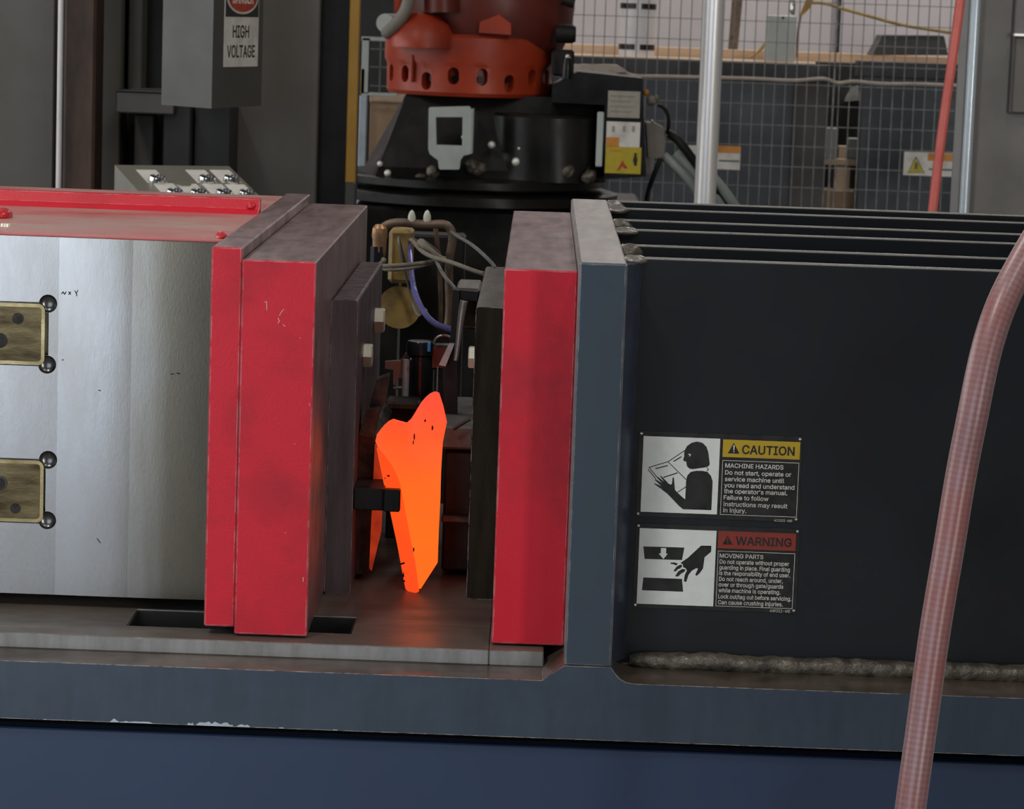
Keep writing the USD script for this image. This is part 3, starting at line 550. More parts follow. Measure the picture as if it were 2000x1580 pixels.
cable('wire', [(741, 505, .19), (744, 514, .1), (770, 519), (810, 516), (850, 510), (872, 505)], 4.3, .0034, M['wire'], 'beige cable running level across the press gap')
cable('wire', [(741, 508, .16), (746, 519, .08), (775, 527), (815, 522), (850, 512), (868, 508, -.03)], 4.33, .0024, M['wire'], 'thin beige cable sagging just below the level one')
cable('wire', [(800, 470, .27), (812, 478, .1), (826, 492), (848, 503, -.1), (880, 512, -.2), (910, 523, -.3), (946, 535, -.41)], 4.26, .0032, M['wire'], 'beige cable slanting down to the right die plate')
cable('wire', [(802, 468, .25), (834, 480, .1), (842, 492), (856, 503), (868, 509)], 4.28, .0056, M['wire'], 'short thick beige cable end below the pipe frame')
cable('wire', [(852, 510, .2), (866, 536), (882, 556, -.3), (894, 572, -.52)], 4.1, .0026, M['greywire'], 'grey wire dropping to the bracket head')
cable('wire', [(880, 452, .1), (905, 468, -.1), (930, 485, -.3), (950, 503, -.4), (966, 524, -.56)], 4.4, .0026, M['greywire'], 'grey wire arching from the pipe frame to the right')
cable('wire', [(795, 530, .14), (798, 560), (806, 590), (818, 616, -.05), (838, 626, -.2)], 4.4, .0018, M['greywire'], 'thin grey wire left of the blue hose')

# ------------------------------------------------------------------ hazard signs
YSG = RY[0]
def sign(name, label, ox, oy, k, panels, texts, polys, corners, edges):
    """coordinates are read off the enlarged photograph and carried onto the side plate"""
    Pw = lambda q, Y=YSG: at(ox + q[0] / k, oy + q[1] / k, Y)
    rect = lambda q4: (np.mean([Pw(q4[0])[0], Pw(q4[3])[0]]), np.mean([Pw(q4[1])[0], Pw(q4[2])[0]]), np.mean([Pw(q4[2])[2], Pw(q4[3])[2]]), np.mean([Pw(q4[0])[2], Pw(q4[1])[2]]))
    x0, x1, z0, z1 = rect(corners)
    s = thing(name, label, 'sign', ((x0 + x1) / 2, YSG, z0))
    part(s, 'backing', rbox(x0, x1, YSG - .0012, YSG, z0, z1, .002), M['s_black'], 30)
    for nm, q4, m in panels:
        a, b, c_, d_ = rect(q4); part(s, nm, box(a, b, YSG - .0016, YSG - .001, c_, d_, 0), M[m], False)
    a, b, c_, d_ = rect(edges); t = .0006
    part(s, 'text_border', extr(Polygon([(a, c_), (b, c_), (b, d_), (a, d_)]).difference(Polygon([(a + t, c_ + t), (b - t, c_ + t), (b - t, d_ - t), (a + t, d_ - t)])), YSG - .0016, YSG - .001), M['s_text'], False)
    for nm, rows, m in texts:
        ms = []
        for (tx, xl, xr, yb, cap, bold) in rows:
            p, q = Pw((xl, yb)), Pw((xr, yb)); ms.append(text(tx, p[0], p[2], q[0], cap / k * .000551, YSG - .0013, .0006, bold))
        part(s, nm, ms, M[m], False)
    for nm, pl, m in polys:
        part(s, nm, [extr(g if hasattr(g, 'exterior') or hasattr(g, 'geoms') else Polygon(g), YSG - .0019 - .0003 * (nm in ('arrow', 'eye', 'alert_mark')), YSG - .0014) for g in pl(Pw)], M[m], False)
    for q in ((x0 + .0028, z1 - .0028), (x1 - .0028, z1 - .0028), (x0 + .0028, z0 + .0028), (x1 - .0028, z0 + .0028)):
        part(s, 'rivet', lathe([(0, .0012), (.0012, .0009), (.0017, 0), (0, 0)], (q[0], YSG - .0012, q[1]), 14, (0, -1, 0)), M['rivet'])
    return s
def P2(Pw, pts): return Polygon([(Pw(q)[0], Pw(q)[2]) for q in pts]).buffer(0)
def lines(Pw, segs, w=.00035): return [LineString([(Pw(a)[0], Pw(a)[2]) for a in s_]).buffer(w) for s_ in segs]
def smoothP(Pw, pts, r=.0008): return P2(Pw, pts).buffer(r).buffer(-2 * r).buffer(r)
K = 2000 / 380
head = [(612, 268), (640, 215), (690, 180), (745, 168), (800, 182), (840, 222), (858, 275), (866, 340), (873, 400), (862, 420), (830, 432), (760, 442), (700, 450), (665, 445), (640, 420), (632, 372), (605, 368), (603, 345), (612, 320)]
torso = [(632, 560), (645, 515), (680, 480), (740, 468), (800, 470), (850, 480), (885, 520), (903, 575), (890, 872), (600, 862), (560, 830), (440, 705), (375, 655), (382, 632), (410, 600), (440, 595), (475, 612), (487, 600), (493, 535), (505, 538), (510, 600), (515, 662), (540, 692), (622, 765)]
fingers = [[(300, 600), (310, 598), (385, 630), (372, 652)], [(308, 560), (318, 556), (400, 606), (385, 632)], [(330, 535), (342, 532), (420, 592), (400, 612)], [(362, 520), (372, 520), (445, 592), (420, 600)]]
sign('caution_sign', 'black and yellow CAUTION sign with a figure reading a manual, upper of two', 1220, 830, K,
     [('picture_panel', ((195, 108), (983, 142), (947, 918), (162, 888)), 's_white'), ('header_panel', ((1012, 145), (1805, 175), (1798, 355), (1005, 325)), 's_yellow')],
     [('header_lettering', [('CAUTION', 1205, 1745, 292, 88, True)], 's_black'),
      ('body_lettering', [('MACHINE HAZARDS', 1032, 1632, 434, 44, True), ('Do not start, operate or', 1030, 1712, 505, 44, True), ('service machine until', 1028, 1640, 572, 44, True), ('you read and understand', 1022, 1745, 636, 44, True),
                          ("the operator's manual.", 1020, 1672, 696, 44, True), ('Failure to follow', 1016, 1478, 762, 44, True), ('instructions may result', 1014, 1672, 830, 44, True), ('in injury.', 1010, 1250, 893, 44, True),
                          ('4C025-ME', 1535, 1722, 990, 26, False)], 's_text')],
     [('figure_head', lambda Pw: [smoothP(Pw, head)], 's_black'), ('figure_body', lambda Pw: [unary_union([smoothP(Pw, torso, .0006)] + [P2(Pw, f) for f in fingers])], 's_black'),
      ('manual_outline', lambda Pw: [g for g in lines(Pw, [[(612, 262), (445, 375), (250, 433), (335, 535)], [(445, 375), (628, 555)], [(540, 690), (630, 632)], [(242, 455), (320, 550)], [(845, 432), (860, 455), (845, 470)]])], 's_black'),
      ('manual_print', lambda Pw: [g.buffer(0) for g in lines(Pw, [[(320, 445), (440, 415)], [(505, 370), (580, 325)], [(400, 535), (540, 490)]], .0005)], 's_black'),
      ('eye', lambda Pw: [Point(Pw((665, 306))[0], Pw((665, 306))[2]).buffer(.0015).difference(Point(Pw((658, 310))[0], Pw((658, 310))[2]).buffer(.0009))], 's_white'),
      ('alert_triangle', lambda Pw: [P2(Pw, [(1060, 288), (1122, 182), (1178, 292)])], 's_black'), ('alert_mark', lambda Pw: [P2(Pw, [(1115, 205), (1130, 205), (1126, 258), (1118, 258)]), P2(Pw, [(1117, 265), (1127, 265), (1127, 277), (1117, 277)])], 's_white')],
     ((155, 62), (1825, 118), (1790, 995), (105, 935)), ((1005, 358), (1795, 388), (1765, 948), (980, 920)))
hand = [(785, 290), (890, 292), (887, 352), (820, 408), (812, 470), (803, 525), (770, 572), (738, 600), (725, 588), (755, 525), (735, 520), (690, 545), (655, 590), (632, 662), (608, 655), (618, 590), (640, 545), (625, 520), (600, 510), (600, 485), (575, 467), (650, 415)]
tips = [[(470, 465), (510, 462), (545, 475), (530, 492), (500, 480), (475, 476)], [(502, 548), (535, 505), (570, 485), (595, 492), (575, 520), (545, 532), (522, 555)], [(518, 605), (550, 555), (590, 530), (625, 535), (610, 560), (580, 575), (550, 605)]]
sign('warning_sign', 'black and red WARNING sign with a hand in a press, lower of two', 1220, 1010, K,
     [('picture_panel', ((152, 110), (942, 137), (912, 913), (125, 888)), 's_white'), ('header_panel', ((962, 135), (1762, 170), (1755, 345), (955, 318)), 's_red')],
     [('header_lettering', [('WARNING', 1140, 1715, 280, 85, True)], 's_black'),
      ('body_lettering', [('MOVING PARTS', 975, 1425, 412, 42, True), ('Do not operate without proper', 975, 1690, 473, 42, True), ('guarding in place. Final guarding', 972, 1698, 532, 42, True), ('is the responsibility of end user.', 970, 1700, 590, 42, True),
                          ('Do not reach around, under,', 967, 1625, 650, 42, True), ('over or through gate/guards', 965, 1630, 708, 42, True), ('while machine is operating.', 962, 1600, 767, 42, True), ('Lock out/tag out before servicing.', 960, 1712, 830, 42, True),
                          ('Can cause crushing injuries.', 957, 1625, 890, 42, True), ('4W052-ME', 1490, 1700, 972, 30, False)], 's_text')],
     [('press_jaw', lambda Pw: [P2(Pw, [(192, 298), (612, 310), (588, 437), (205, 425)])], 's_black'), ('press_jaw', lambda Pw: [P2(Pw, [(192, 617), (588, 632), (600, 762), (177, 747)])], 's_black'),
      ('arrow', lambda Pw: [P2(Pw, [(372, 313), (427, 315), (425, 372), (443, 372), (398, 427), (348, 370), (370, 370)])], 's_white'),
      ('hand', lambda Pw: [smoothP(Pw, hand, .0003)] + [P2(Pw, t) for t in tips], 's_black'), ('alert_triangle', lambda Pw: [P2(Pw, [(1008, 275), (1058, 188), (1108, 279)])], 's_black'), ('alert_mark', lambda Pw: [P2(Pw, [(1052, 212), (1066, 212), (1062, 250), (1056, 250)]), P2(Pw, [(1054, 257), (1064, 257), (1064, 267), (1054, 267)])], 's_red')],
     ((120, 62), (1800, 118), (1765, 985), (80, 925)), ((957, 343), (1750, 370), (1725, 938), (935, 915)))

# ------------------------------------------------------------------ the braided hose hanging in front
hp = smoothpath([(2.3, 3.1, 1.75), (1.75, 2.98, 1.90), (1.25, 2.84, 1.84), (.86, 2.72, 1.61)] + [at(x, y, Y) for x, y, Y in ((2045, 435, 2.665), (2000, 508, 2.645), (1958, 590, 2.625), (1925, 690, 2.61), (1900, 810, 2.60), (1882, 900, 2.60), (1855, 1060, 2.59),
     (1828, 1220, 2.58), (1800, 1420, 2.57), (1778, 1580, 2.56), (1762, 1720, 2.56), (1735, 1980, 2.57))] + [(.30, 2.62, .25), (.29, 2.66, .06), (.31, 2.74, .0145), (.40, 2.82, .0145)], 420)
S = 40; L_ = np.r_[0, np.cumsum(np.linalg.norm(np.diff(hp, axis=0), axis=1))]
hm = tube(hp, .0142, S)
hv = np.asarray(hm.vertices)[:len(hp) * S].reshape(len(hp), S, 3); hv = np.concatenate([hv, hv[:, :1]], 1).reshape(-1, 3)
hf = [q for i in range(len(hp) - 1) for j in range(S) for q in ((i * (S + 1) + j, i * (S + 1) + j + 1, (i + 1) * (S + 1) + j + 1), (i * (S + 1) + j, (i + 1) * (S + 1) + j + 1, (i + 1) * (S + 1) + j))]
huv = np.stack([np.tile(np.arange(S + 1) / S, len(hp)) * math.sqrt(2), np.repeat(L_ / .0892, S + 1) * math.sqrt(2)], 1)
q = usdkit.mesh(stage, free('/World/braided_hose'), trimesh.Trimesh(hv, hf, process=False), M['hose'], True, uv=huv)
meta(q.GetPrim(), 'thick pinkish red braided hose hanging across the right of the press', 'hose')

# ------------------------------------------------------------------ left background: cabinets, column, console
Yc = 6.5
def pbox(x0, x1, y0, y1, Y, depth, mid=None, floor=False, c=.003):
    """box whose front face at depth Y spans the given pixels"""
    ym = (max(y0, 0) + min(y1, 400)) / 2
    a, b = at(x0, ym, Y)[0], at(x1, ym, Y)[0]
    zt, zb = at((x0 + x1) / 2, y0, Y)[2], at((x0 + x1) / 2, y1, Y)[2]
    return box(a, b, Y, Y + depth, 0 if floor else zb, zt, c)
gc = thing('steel_cabinet', 'tall dark grey steel cabinet at the far left behind the ram', 'cabinet', (at(40, 200, Yc)[0], Yc + .3, 0))
part(gc, 'body', pbox(-260, 106, -900, 300, Yc, .6, floor=True), M['cab'])
rc = thing('rusty_column', 'rust-brown square column with a bright bare edge beside the dark cabinet', 'column', (at(150, 200, 6.3)[0], 6.35, 0))
part(rc, 'column', pbox(124, 186, -900, 300, 6.32, .12, floor=True, c=.006), M['rust'])
c = at(115, 200, 6.3); part(rc, 'edge_rod', cyl((c[0], 6.31, 0), (c[0], 6.31, 2.9), .0062, 20), M['whitesteel'], label='bright pale rod along the column edge')
mp = thing('machine_panel', 'grey machine side panel with dark upright recesses behind the high voltage box', 'machine panel', (at(420, 200, 6.7)[0], 6.9, 0))
part(mp, 'main_panel', pbox(455, 622, -900, 300, 6.62, .3, floor=True), M['cab'])
part(mp, 'left_panel', pbox(190, 236, -900, 300, 6.62, .3, floor=True), M['cab'])
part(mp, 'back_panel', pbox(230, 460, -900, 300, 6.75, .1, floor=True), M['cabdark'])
part(mp, 'stiffener', pbox(250, 277, -900, 176, 6.66, .09), M['cab'])
part(mp, 'stiffener', pbox(262, 300, 224, 330, 6.66, .09, floor=True), M['cab'])
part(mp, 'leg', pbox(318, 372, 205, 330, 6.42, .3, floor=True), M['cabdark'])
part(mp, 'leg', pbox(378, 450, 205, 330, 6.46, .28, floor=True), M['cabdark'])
part(mp, 'bracket_arm', pbox(226, 340, 180, 222, 6.40, .3), M['cab'], label='grey bracket arm left of the high voltage box')
part(mp, 'bracket_lip', pbox(226, 318, 176, 180, 6.395, .05), M['cablight'])
part(mp, 'dark_end', pbox(620, 690, -900, 300, 6.66, .25, floor=True), M['black'], label='black end strip beside the yellow post')
Cc, Lc, Rc_ = at(413, 212, 6.0), at(315, 205, 6.11), at(510, 207, 6.25)
hv_ = thing('electrical_enclosure', 'grey electrical enclosure with a danger high voltage sticker, seen corner-on', 'electrical box', (Cc[0], 6.2, Cc[2]))
plan = Polygon([(Cc[0], Cc[1]), (Rc_[0], Rc_[1]), (Lc[0] + (Rc_[0] - Cc[0]), Lc[1] + Rc_[1] - Cc[1]), (Lc[0], Lc[1])])
part(hv_, 'box', extr(plan, Cc[2], Cc[2] + .62, 'z'), M['cablight'])
e1 = (Rc_ - Cc)[:2]; w1 = np.linalg.norm(e1); e1 /= w1; nrm = np.array([e1[1], -e1[0]])
def face(m):   # x along the right face, y up, z out of it
    v = m.vertices; m = m.copy(); m.vertices = np.stack([Cc[0] + e1[0] * v[:, 0] + nrm[0] * v[:, 2], Cc[1] + e1[1] * v[:, 0] + nrm[1] * v[:, 2], Cc[2] + v[:, 1]], 1); return m
n3 = np.array([nrm[0], nrm[1], 0])
def onf(px, py): p = on_plane(px, py, Cc, n3); return float(np.dot(p[:2] - Cc[:2], e1)), float(p[2] - Cc[2])
a0, zlo = onf(436, 131); a1, _ = onf(502, 131); _, zmid = onf(470, 33); zhi = zmid + (zmid - zlo) * .78
fb = lambda a, b, z0, z1, o0, o1: face(trimesh.creation.box(bounds=[[a, z0, o0], [b, z1, o1]]))
st = part(hv_, 'danger_sticker', fb(a0, a1, zlo, zhi, 0, .0015), M['label'], False, label='white and red high voltage sticker')
part(st, 'black_band', fb(a0 + .003, a1 - .003, zmid, zhi - .004, .0015, .002), M['s_black'], False)
am, hr = (a0 + a1) / 2, (zhi - zmid) / 2
ov = trimesh.creation.cylinder(1, .0008, sections=40); ov.apply_scale([(a1 - a0) * .46, hr * .86, 1]); ov.apply_translation([am, (zmid + zhi) / 2, .0022]); part(st, 'white_oval', face(ov), M['label'], 30)
ov = trimesh.creation.cylinder(1, .0008, sections=40); ov.apply_scale([(a1 - a0) * .42, hr * .74, 1]); ov.apply_translation([am, (zmid + zhi) / 2, .0028]); part(st, 'red_oval', face(ov), M['stickred'], 30)
def ft(s, al, ar, zb, cap, o, bold=True):
    m = meshkit.text_mesh(s, cap, .0006, bold); b = m.bounds; v = m.vertices
    m.vertices = np.stack([al + (v[:, 0] - b[0, 0]) * (ar - al) / (b[1, 0] - b[0, 0]), zb + v[:, 1], o + v[:, 2]], 1); return face(m)
hl, zh = onf(453, 73); hr_, _ = onf(485, 73); vl, zv = onf(442, 112); vr_, _ = onf(496, 112)
ch = (onf(470, 50)[1] - onf(470, 73)[1])
part(st, 'lettering', [ft('HIGH', hl, hr_, zh, ch, .0013), ft('VOLTAGE', vl, vr_, zv, ch, .0013)], M['s_black'], False, label='HIGH VOLTAGE lettering')
part(st, 'danger_lettering', ft('DANGER', am - (a1 - a0) * .30, am + (a1 - a0) * .30, (zmid + zhi) / 2 - ch * .5, ch, .003), M['label'], False)

# push-button console, turned to the right and sloping gently
ya = math.radians(24); sl = math.radians(13)
U3 = np.array([math.cos(ya), math.sin(ya), 0]); V3 = np.array([math.sin(ya) * math.cos(sl), -math.cos(ya) * math.cos(sl), -math.sin(sl)]); N3 = np.cross(V3, U3) * 1.0
if N3[2] < 0: N3 = -N3
O3 = at(224, 322, 5.9)
def loc3(px, py): p = on_plane(px, py, O3, N3) - O3; return float(p @ U3), float(p @ V3)
W3 = loc3(447, 324)[0]; D3 = .30
W3t = O3 + np.array([0, 0, 0])
corner = lambda u, v, w=0: O3 + U3 * u + V3 * v + N3 * w
dn = np.array([0, 0, 1.0])
co = thing('push_button_console', 'grey sloping console with chrome push buttons behind the ram', 'control console', (O3[0] + .1, O3[1] - .1, 0))
top4 = [corner(0, 0), corner(W3, 0), corner(W3, D3), corner(0, D3)]
low4 = [np.array([p[0], p[1], O3[2] - .16]) for p in top4]
part(co, 'housing', hull(top4 + low4), M['console'])
ctr = np.mean(low4, axis=0)
part(co, 'pedestal', box(ctr[0] - .05, ctr[0] + .05, ctr[1] - .05, ctr[1] + .05, 0, ctr[2] + .02, .004), M['cab'])
def plate3(u0, u1, v0, v1, w0, w1): return hull([corner(u, v, w) for u in (u0, u1) for v in (v0, v1) for w in (w0, w1)])
for k, (px, py) in enumerate([(307, 356), (404, 356), (452, 356), (341, 383), (387, 384), (437, 384), (482, 385)]):
    u, v = loc3(px, py); c = corner(u, v)
    part(co, 'name_label', plate3(u - .021, u + .021, v - .085, v + .006, 0, .001), M['label'], False)
    b = part(co, 'push_button', lathe([(.0125, .004), (.0135, .013), (.0155, .013), (.0175, .006), (.0175, 0), (0, 0), (0, .004), (.0125, .004)], c, 32, N3), M['chrome'], 30)
    part(b, 'button_cap', lathe([(0, .011), (.010, .0105), (.0122, .009), (.0122, .003), (0, .003)], c, 28, N3), M['gun'], 40)
u, v = loc3(356, 360); part(co, 'blank_plug', lathe([(0, .003), (.017, .0026), (.0195, 0), (0, 0)], corner(u, v), 32, N3), M['console'], 40, label='grey blanking disc')

yp = thing('yellow_post', 'mustard yellow upright guard strip with grey foot left of the robot', 'post', (at(688, 200, 6.6)[0], 6.6, 0))
a, b = at(688, 200, 6.6)[0] - .0115, at(688, 200, 6.6)[0] + .0115
part(yp, 'strip', box(a, b, 6.6, 6.625, at(680, 357, 6.6)[2], 2.9, .002), M['yellow'])
part(yp, 'foot', box(a, b, 6.6, 6.625, 0, at(680, 357, 6.6)[2], .002), M['cablight'], label='grey foot of the strip')

# ------------------------------------------------------------------ robot
YR = 9.0
rb = thing('industrial_robot', 'orange industrial robot on a black base behind the press', 'robot', (at(915, 300, YR)[0], YR + .2, 0))
R3 = lambda px, py, Y=YR: at(px, py, Y)
cx = R3(914, 130)[0]; yc = YR + .28
zr = lambda py, px=914: R3(px, py)[2]
sc = (YR) / F_PX
part(rb, 'pedestal', tm([box(R3(690, 450)[0], R3(1262, 450)[0], YR - .1, YR + 1.0, 0, zr(405), .01)]), M['robotblack'], label='black robot pedestal')
part(rb, 'base_plate', lathe([(0, 0), (.47, 0), (.47, .028), (.44, .036), (0, .036)], (cx + .02, yc + .02, zr(398)), 64), M['robotblack'], 40)
part(rb, 'base_plate', lathe([(0, 0), (.43, 0), (.43, .022), (.40, .03), (0, .03)], (cx + .015, yc + .02, zr(366)), 64), M['robotblack'], 40)
# flared black casting: wide at the foot, narrow at the top on the left
zA, zB_ = zr(350), zr(186)
pts = []
for (hx0, hx1, z, d) in ((706, 1172, zA, .0), (712, 1176, zA + .03, .0), (790, 1180, zB_, .09)):
    pts += [(R3(hx0, 250)[0] - 0, YR + .12, z), (R3(hx1, 250)[0], YR + .10, z), (R3(hx0 + 30, 250)[0], YR + d, z), (R3(hx1 - 25, 250)[0], YR + d, z), (R3(hx0, 250)[0], YR + .7, z), (R3(hx1, 250)[0], YR + .7, z)]
part(rb, 'base_casting', hull(pts), M['robotblack'], 20, label='glossy black flared base casting')
part(rb, 'inner_drum', lathe([(0, 0), (.20, 0), (.20, .20), (.19, .21), (0, .21)], (R3(1070, 280)[0], YR + .16, zA), 48), M['robotblack'], 40)
for px, py, r in ((757, 338, .011), (742, 320, .009), (960, 283, .012), (1008, 316, .014), (1015, 290, .008), (1103, 280, .009), (1060, 303, .007), (1110, 322, .009), (905, 268, .007), (1058, 282, .005)):
    part(rb, 'bolt_head', rough(ball(R3(px, py, YR - .012), r, 2), .0005, 100), M['glint'], 60)
c = R3(1103, 255, YR - .012); part(rb, 'sight_glass', cyl((c[0], c[1], R3(1103, 280)[2]), (c[0], c[1], R3(1103, 236)[2]), .006, 12), M['steel'])
for k, (px, py) in enumerate(((845, 338), (922, 325), (935, 330), (1110, 335), (1150, 345), (820, 350))):
    m = rough(ball(R3(px, py, YR - .02), .022, 3), .008, 40, k); m.apply_scale([1, 1, 1]); part(rb, 'scale_lump', m, M['weldolive'], 60)
# cable guard frame
g0 = [(838, 209), (918, 207), (922, 215), (920, 300), (906, 303), (900, 312), (898, 330), (858, 330), (856, 312), (840, 300), (837, 290)]
gp = Polygon([(R3(x, y, YR - .06)[0], R3(x, y, YR - .06)[2]) for x, y in g0]).buffer(-.006).buffer(.006)
gi = Polygon([(R3(x, y, YR - .06)[0], R3(x, y, YR - .06)[2]) for x, y in ((852, 228), (904, 228), (903, 284), (853, 282))])
part(rb, 'cable_frame', extr(gp.difference(gi), YR - .09, YR - .06), M['bracket'], label='pale grey rectangular cable frame')
part(rb, 'cable_frame_side', box(R3(921, 250, YR - .06)[0] - .003, R3(921, 250, YR - .06)[0] + .006, YR - .088, YR + .02, R3(921, 300, YR - .06)[2], R3(921, 213, YR - .06)[2]), M['bracket'])
part(rb, 'frame_stem', box(R3(862, 300, YR - .05)[0], R3(895, 300, YR - .05)[0], YR - .085, YR + .15, zr(330), zr(318), .003), M['robotblack'])
# turret ring with bolt pockets
r0 = .5 * (R3(1084, 130)[0] - R3(744, 130)[0])
zt0, zt1 = zr(190), zr(68)
ring = solid(lathe([(0, 0), (r0 - .012, 0), (r0 - .004, .012), (r0 - .004, .095), (r0 + .004, .11), (r0 + .004, zt1 - zt0 - .01), (r0 - .012, zt1 - zt0), (0, zt1 - zt0)], (cx, yc, zt0), 96))
for k in range(16):
    th = -math.pi / 2 + (k - 7.5) * math.radians(19.5)
    dx, dy = math.cos(th), math.sin(th)
    pk = cyl((cx + dx * (r0 - .045), yc + dy * (r0 - .045), zt0 + .055), (cx + dx * (r0 + .02), yc + dy * (r0 + .02), zt0 + .055), .018, 20)
    sl_ = tm(manifold3d.Manifold.hull(solid(pk) + solid(pk).translate((0, 0, .018 if k % 3 else -.02))))
    ring = ring - solid(sl_)
tr = part(rb, 'turret', ring, M['orange'], 30, label='orange turret ring with bolt pockets')
for k in range(16):
    th = -math.pi / 2 + (k - 7.5) * math.radians(19.5); dx, dy = math.cos(th), math.sin(th)
    part(tr, 'bolt', cyl((cx + dx * (r0 - .047), yc + dy * (r0 - .047), zt0 + .055), (cx + dx * (r0 - .03), yc + dy * (r0 - .03), zt0 + .055), .011, 12), M['robotblack'])
part(tr, 'raised_rib', box(R3(799, 150)[0], R3(806, 150)[0], yc - r0 * .80, yc - r0 * .60, zr(165), zr(112), .003), M['orange'])
part(tr, 'raised_rib', box(R3(795, 95)[0], R3(845, 95)[0], yc - r0 * .965, yc - r0 * .7, zr(95), zr(92), .001), M['orange'])
# shoulder casting, motor dome and tail motor above the turret
prof_s = [(0, -.02), (.235, -.02), (.262, .04), (.272, .12), (.27, .30), (.2, .40), (0, .42)]
part(rb, 'shoulder', tm([lathe(prof_s, (R3(952, 60)[0], yc + .01, zr(84)), 64)]), M['orangedark'], 40, label='grimy dark orange shoulder casting')
part(rb, 'motor_dome', lathe([(.105, -.02), (.105, .012), (.085, .05), (.052, .078), (.02, .088), (0, .089)], (R3(822, 70)[0], YR + .06, zr(80, 822)), 48), M['orange'], 40, label='bright orange domed motor cover')
part(rb, 'hatch_plate', hull([np.array([x, y, z]) for y in (yc - .275, yc - .25) for x, z in ((R3(935, 65)[0], zr(65, 966)), (R3(998, 67)[0], zr(67, 966)), (R3(998, 46)[0], zr(45, 966)), (R3(974, 27)[0], zr(28, 966)), (R3(937, 44)[0], zr(44, 966)))]), M['orange'], label='bright orange hatch plate')
part(rb, 'arm_link', hull([R3(x, y, Y) for Y in (YR + .02, YR + .10) for x, y in ((768, -200), (800, -200), (806, 12), (770, 26))]), M['orange'])
part(rb, 'cable_bundle', tube([R3(795, -150, YR), R3(800, -20, YR), R3(792, 20, YR), R3(775, 45, YR), R3(762, 60, YR + .1)], .02, 12, 30), M['junction'], label='dusty pinkish cable bundle')
part(rb, 'counter_motor', cyl(R3(752, 45, YR + .2), R3(775, 45, YR + .3), .03, 24), M['bracket'])
part(rb, 'motor_top', cyl(R3(862, 24, YR + .05), R3(862, -60, YR + .05), .055, 32), M['orangedark'])
m1 = R3(1105, 66, YR + .1); part(rb, 'tail_motor', lathe([(0, -.03), (.027, -.03), (.030, -.02), (.030, .02), (.024, .032), (0, .032)], m1, 24, (1, 0, 0)), M['black'], 40)
m1 = R3(1110, 3, YR + .1); part(rb, 'tail_motor', lathe([(0, -.02), (.016, -.02), (.016, .02), (0, .02)], m1, 24, (1, 0, -.3)), M['black'], 40)
c = R3(1108, 122, YR - .05); part(rb, 'knob', lathe([(0, .02), (.012, .014), (.014, 0), (.016, -.012), (.016, -.05), (0, -.05)], c, 20), M['robotblack'], 40)
part(rb, 'knob_tip', ball(c + [0, -.004, .018], .007), M['bolt'])
part(rb, 'coupling', box(R3(1080, 105)[0], R3(1122, 105)[0], YR + .05, YR + .2, zr(150, 1100), zr(98, 1100), .006), M['black'])
# rear side cover with stickers
yk = YR - .02
part(rb, 'side_cover', extr(Polygon([(R3(x, y, yk)[0], R3(x, y, yk)[2]) for x, y in ((1078, 168), (1130, 140), (1255, 153), (1262, 345), (1180, 350), (1181, 205), (1078, 200))]), yk, yk + .3), M['robotblack'], label='black side cover carrying three stickers')
part(rb, 'cover_edge', box(R3(1167, 220, yk)[0], R3(1180, 220, yk)[0], yk - .01, yk + .02, zr(325, 1170), zr(218, 1170), .003), M['bracket'])
def stick(name, x0, x1, y0, y1, m, lab=None, o=.002): return part(rb, name, pbox(x0, x1, y0, y1, yk - o, o, c=0), M[m], False, label=lab)
s1 = stick('rating_plate', 1187, 1250, 178, 230, 'paper', 'faded grey rating plate')
for k in range(4): part(s1, 'print_line', pbox(1192, 1240 - 9 * (k % 2), 187 + 10 * k, 189 + 10 * k, yk - .0028, .001, c=0), M['junction'], False)
s2 = stick('safety_sticker', 1184, 1250, 238, 287, 'label', 'white safety sticker with small symbols')
for k, px in enumerate((1195, 1216, 1234)): part(s2, 'symbol', pbox(px, px + 6, 246, 258, yk - .0028, .001, c=0), M['paper'], False)
part(s2, 'orange_field', pbox(1184, 1209, 268, 287, yk - .0026, .001, c=0), M['stickorange'], False)
s3 = stick('yellow_sticker', 1182, 1252, 287, 339, 'stickyellow', 'yellow hazard sticker with a red mark and a standing figure')
yk3 = yk - .003
poly3 = lambda pts, m, nm: part(s3, nm, extr(Polygon([(R3(x, y, yk3)[0], R3(x, y, yk3)[2]) for x, y in pts]), yk3, yk3 + .0012), M[m], False)
poly3([(1239, 303), (1243, 303), (1245, 312), (1243, 324), (1239, 324), (1236, 313)], 's_black', 'figure')
part(s3, 'figure_head', ball(R3(1241, 301, yk3), .004), M['s_black'])
poly3([(1204, 334), (1213, 318), (1216, 312), (1219, 320), (1226, 328), (1221, 330), (1215, 325), (1209, 332)], 'stickred', 'red_mark')
part(s3, 'print_line', pbox(1191, 1212, 292, 296, yk3, .001, c=0), M['stickorange'], False)
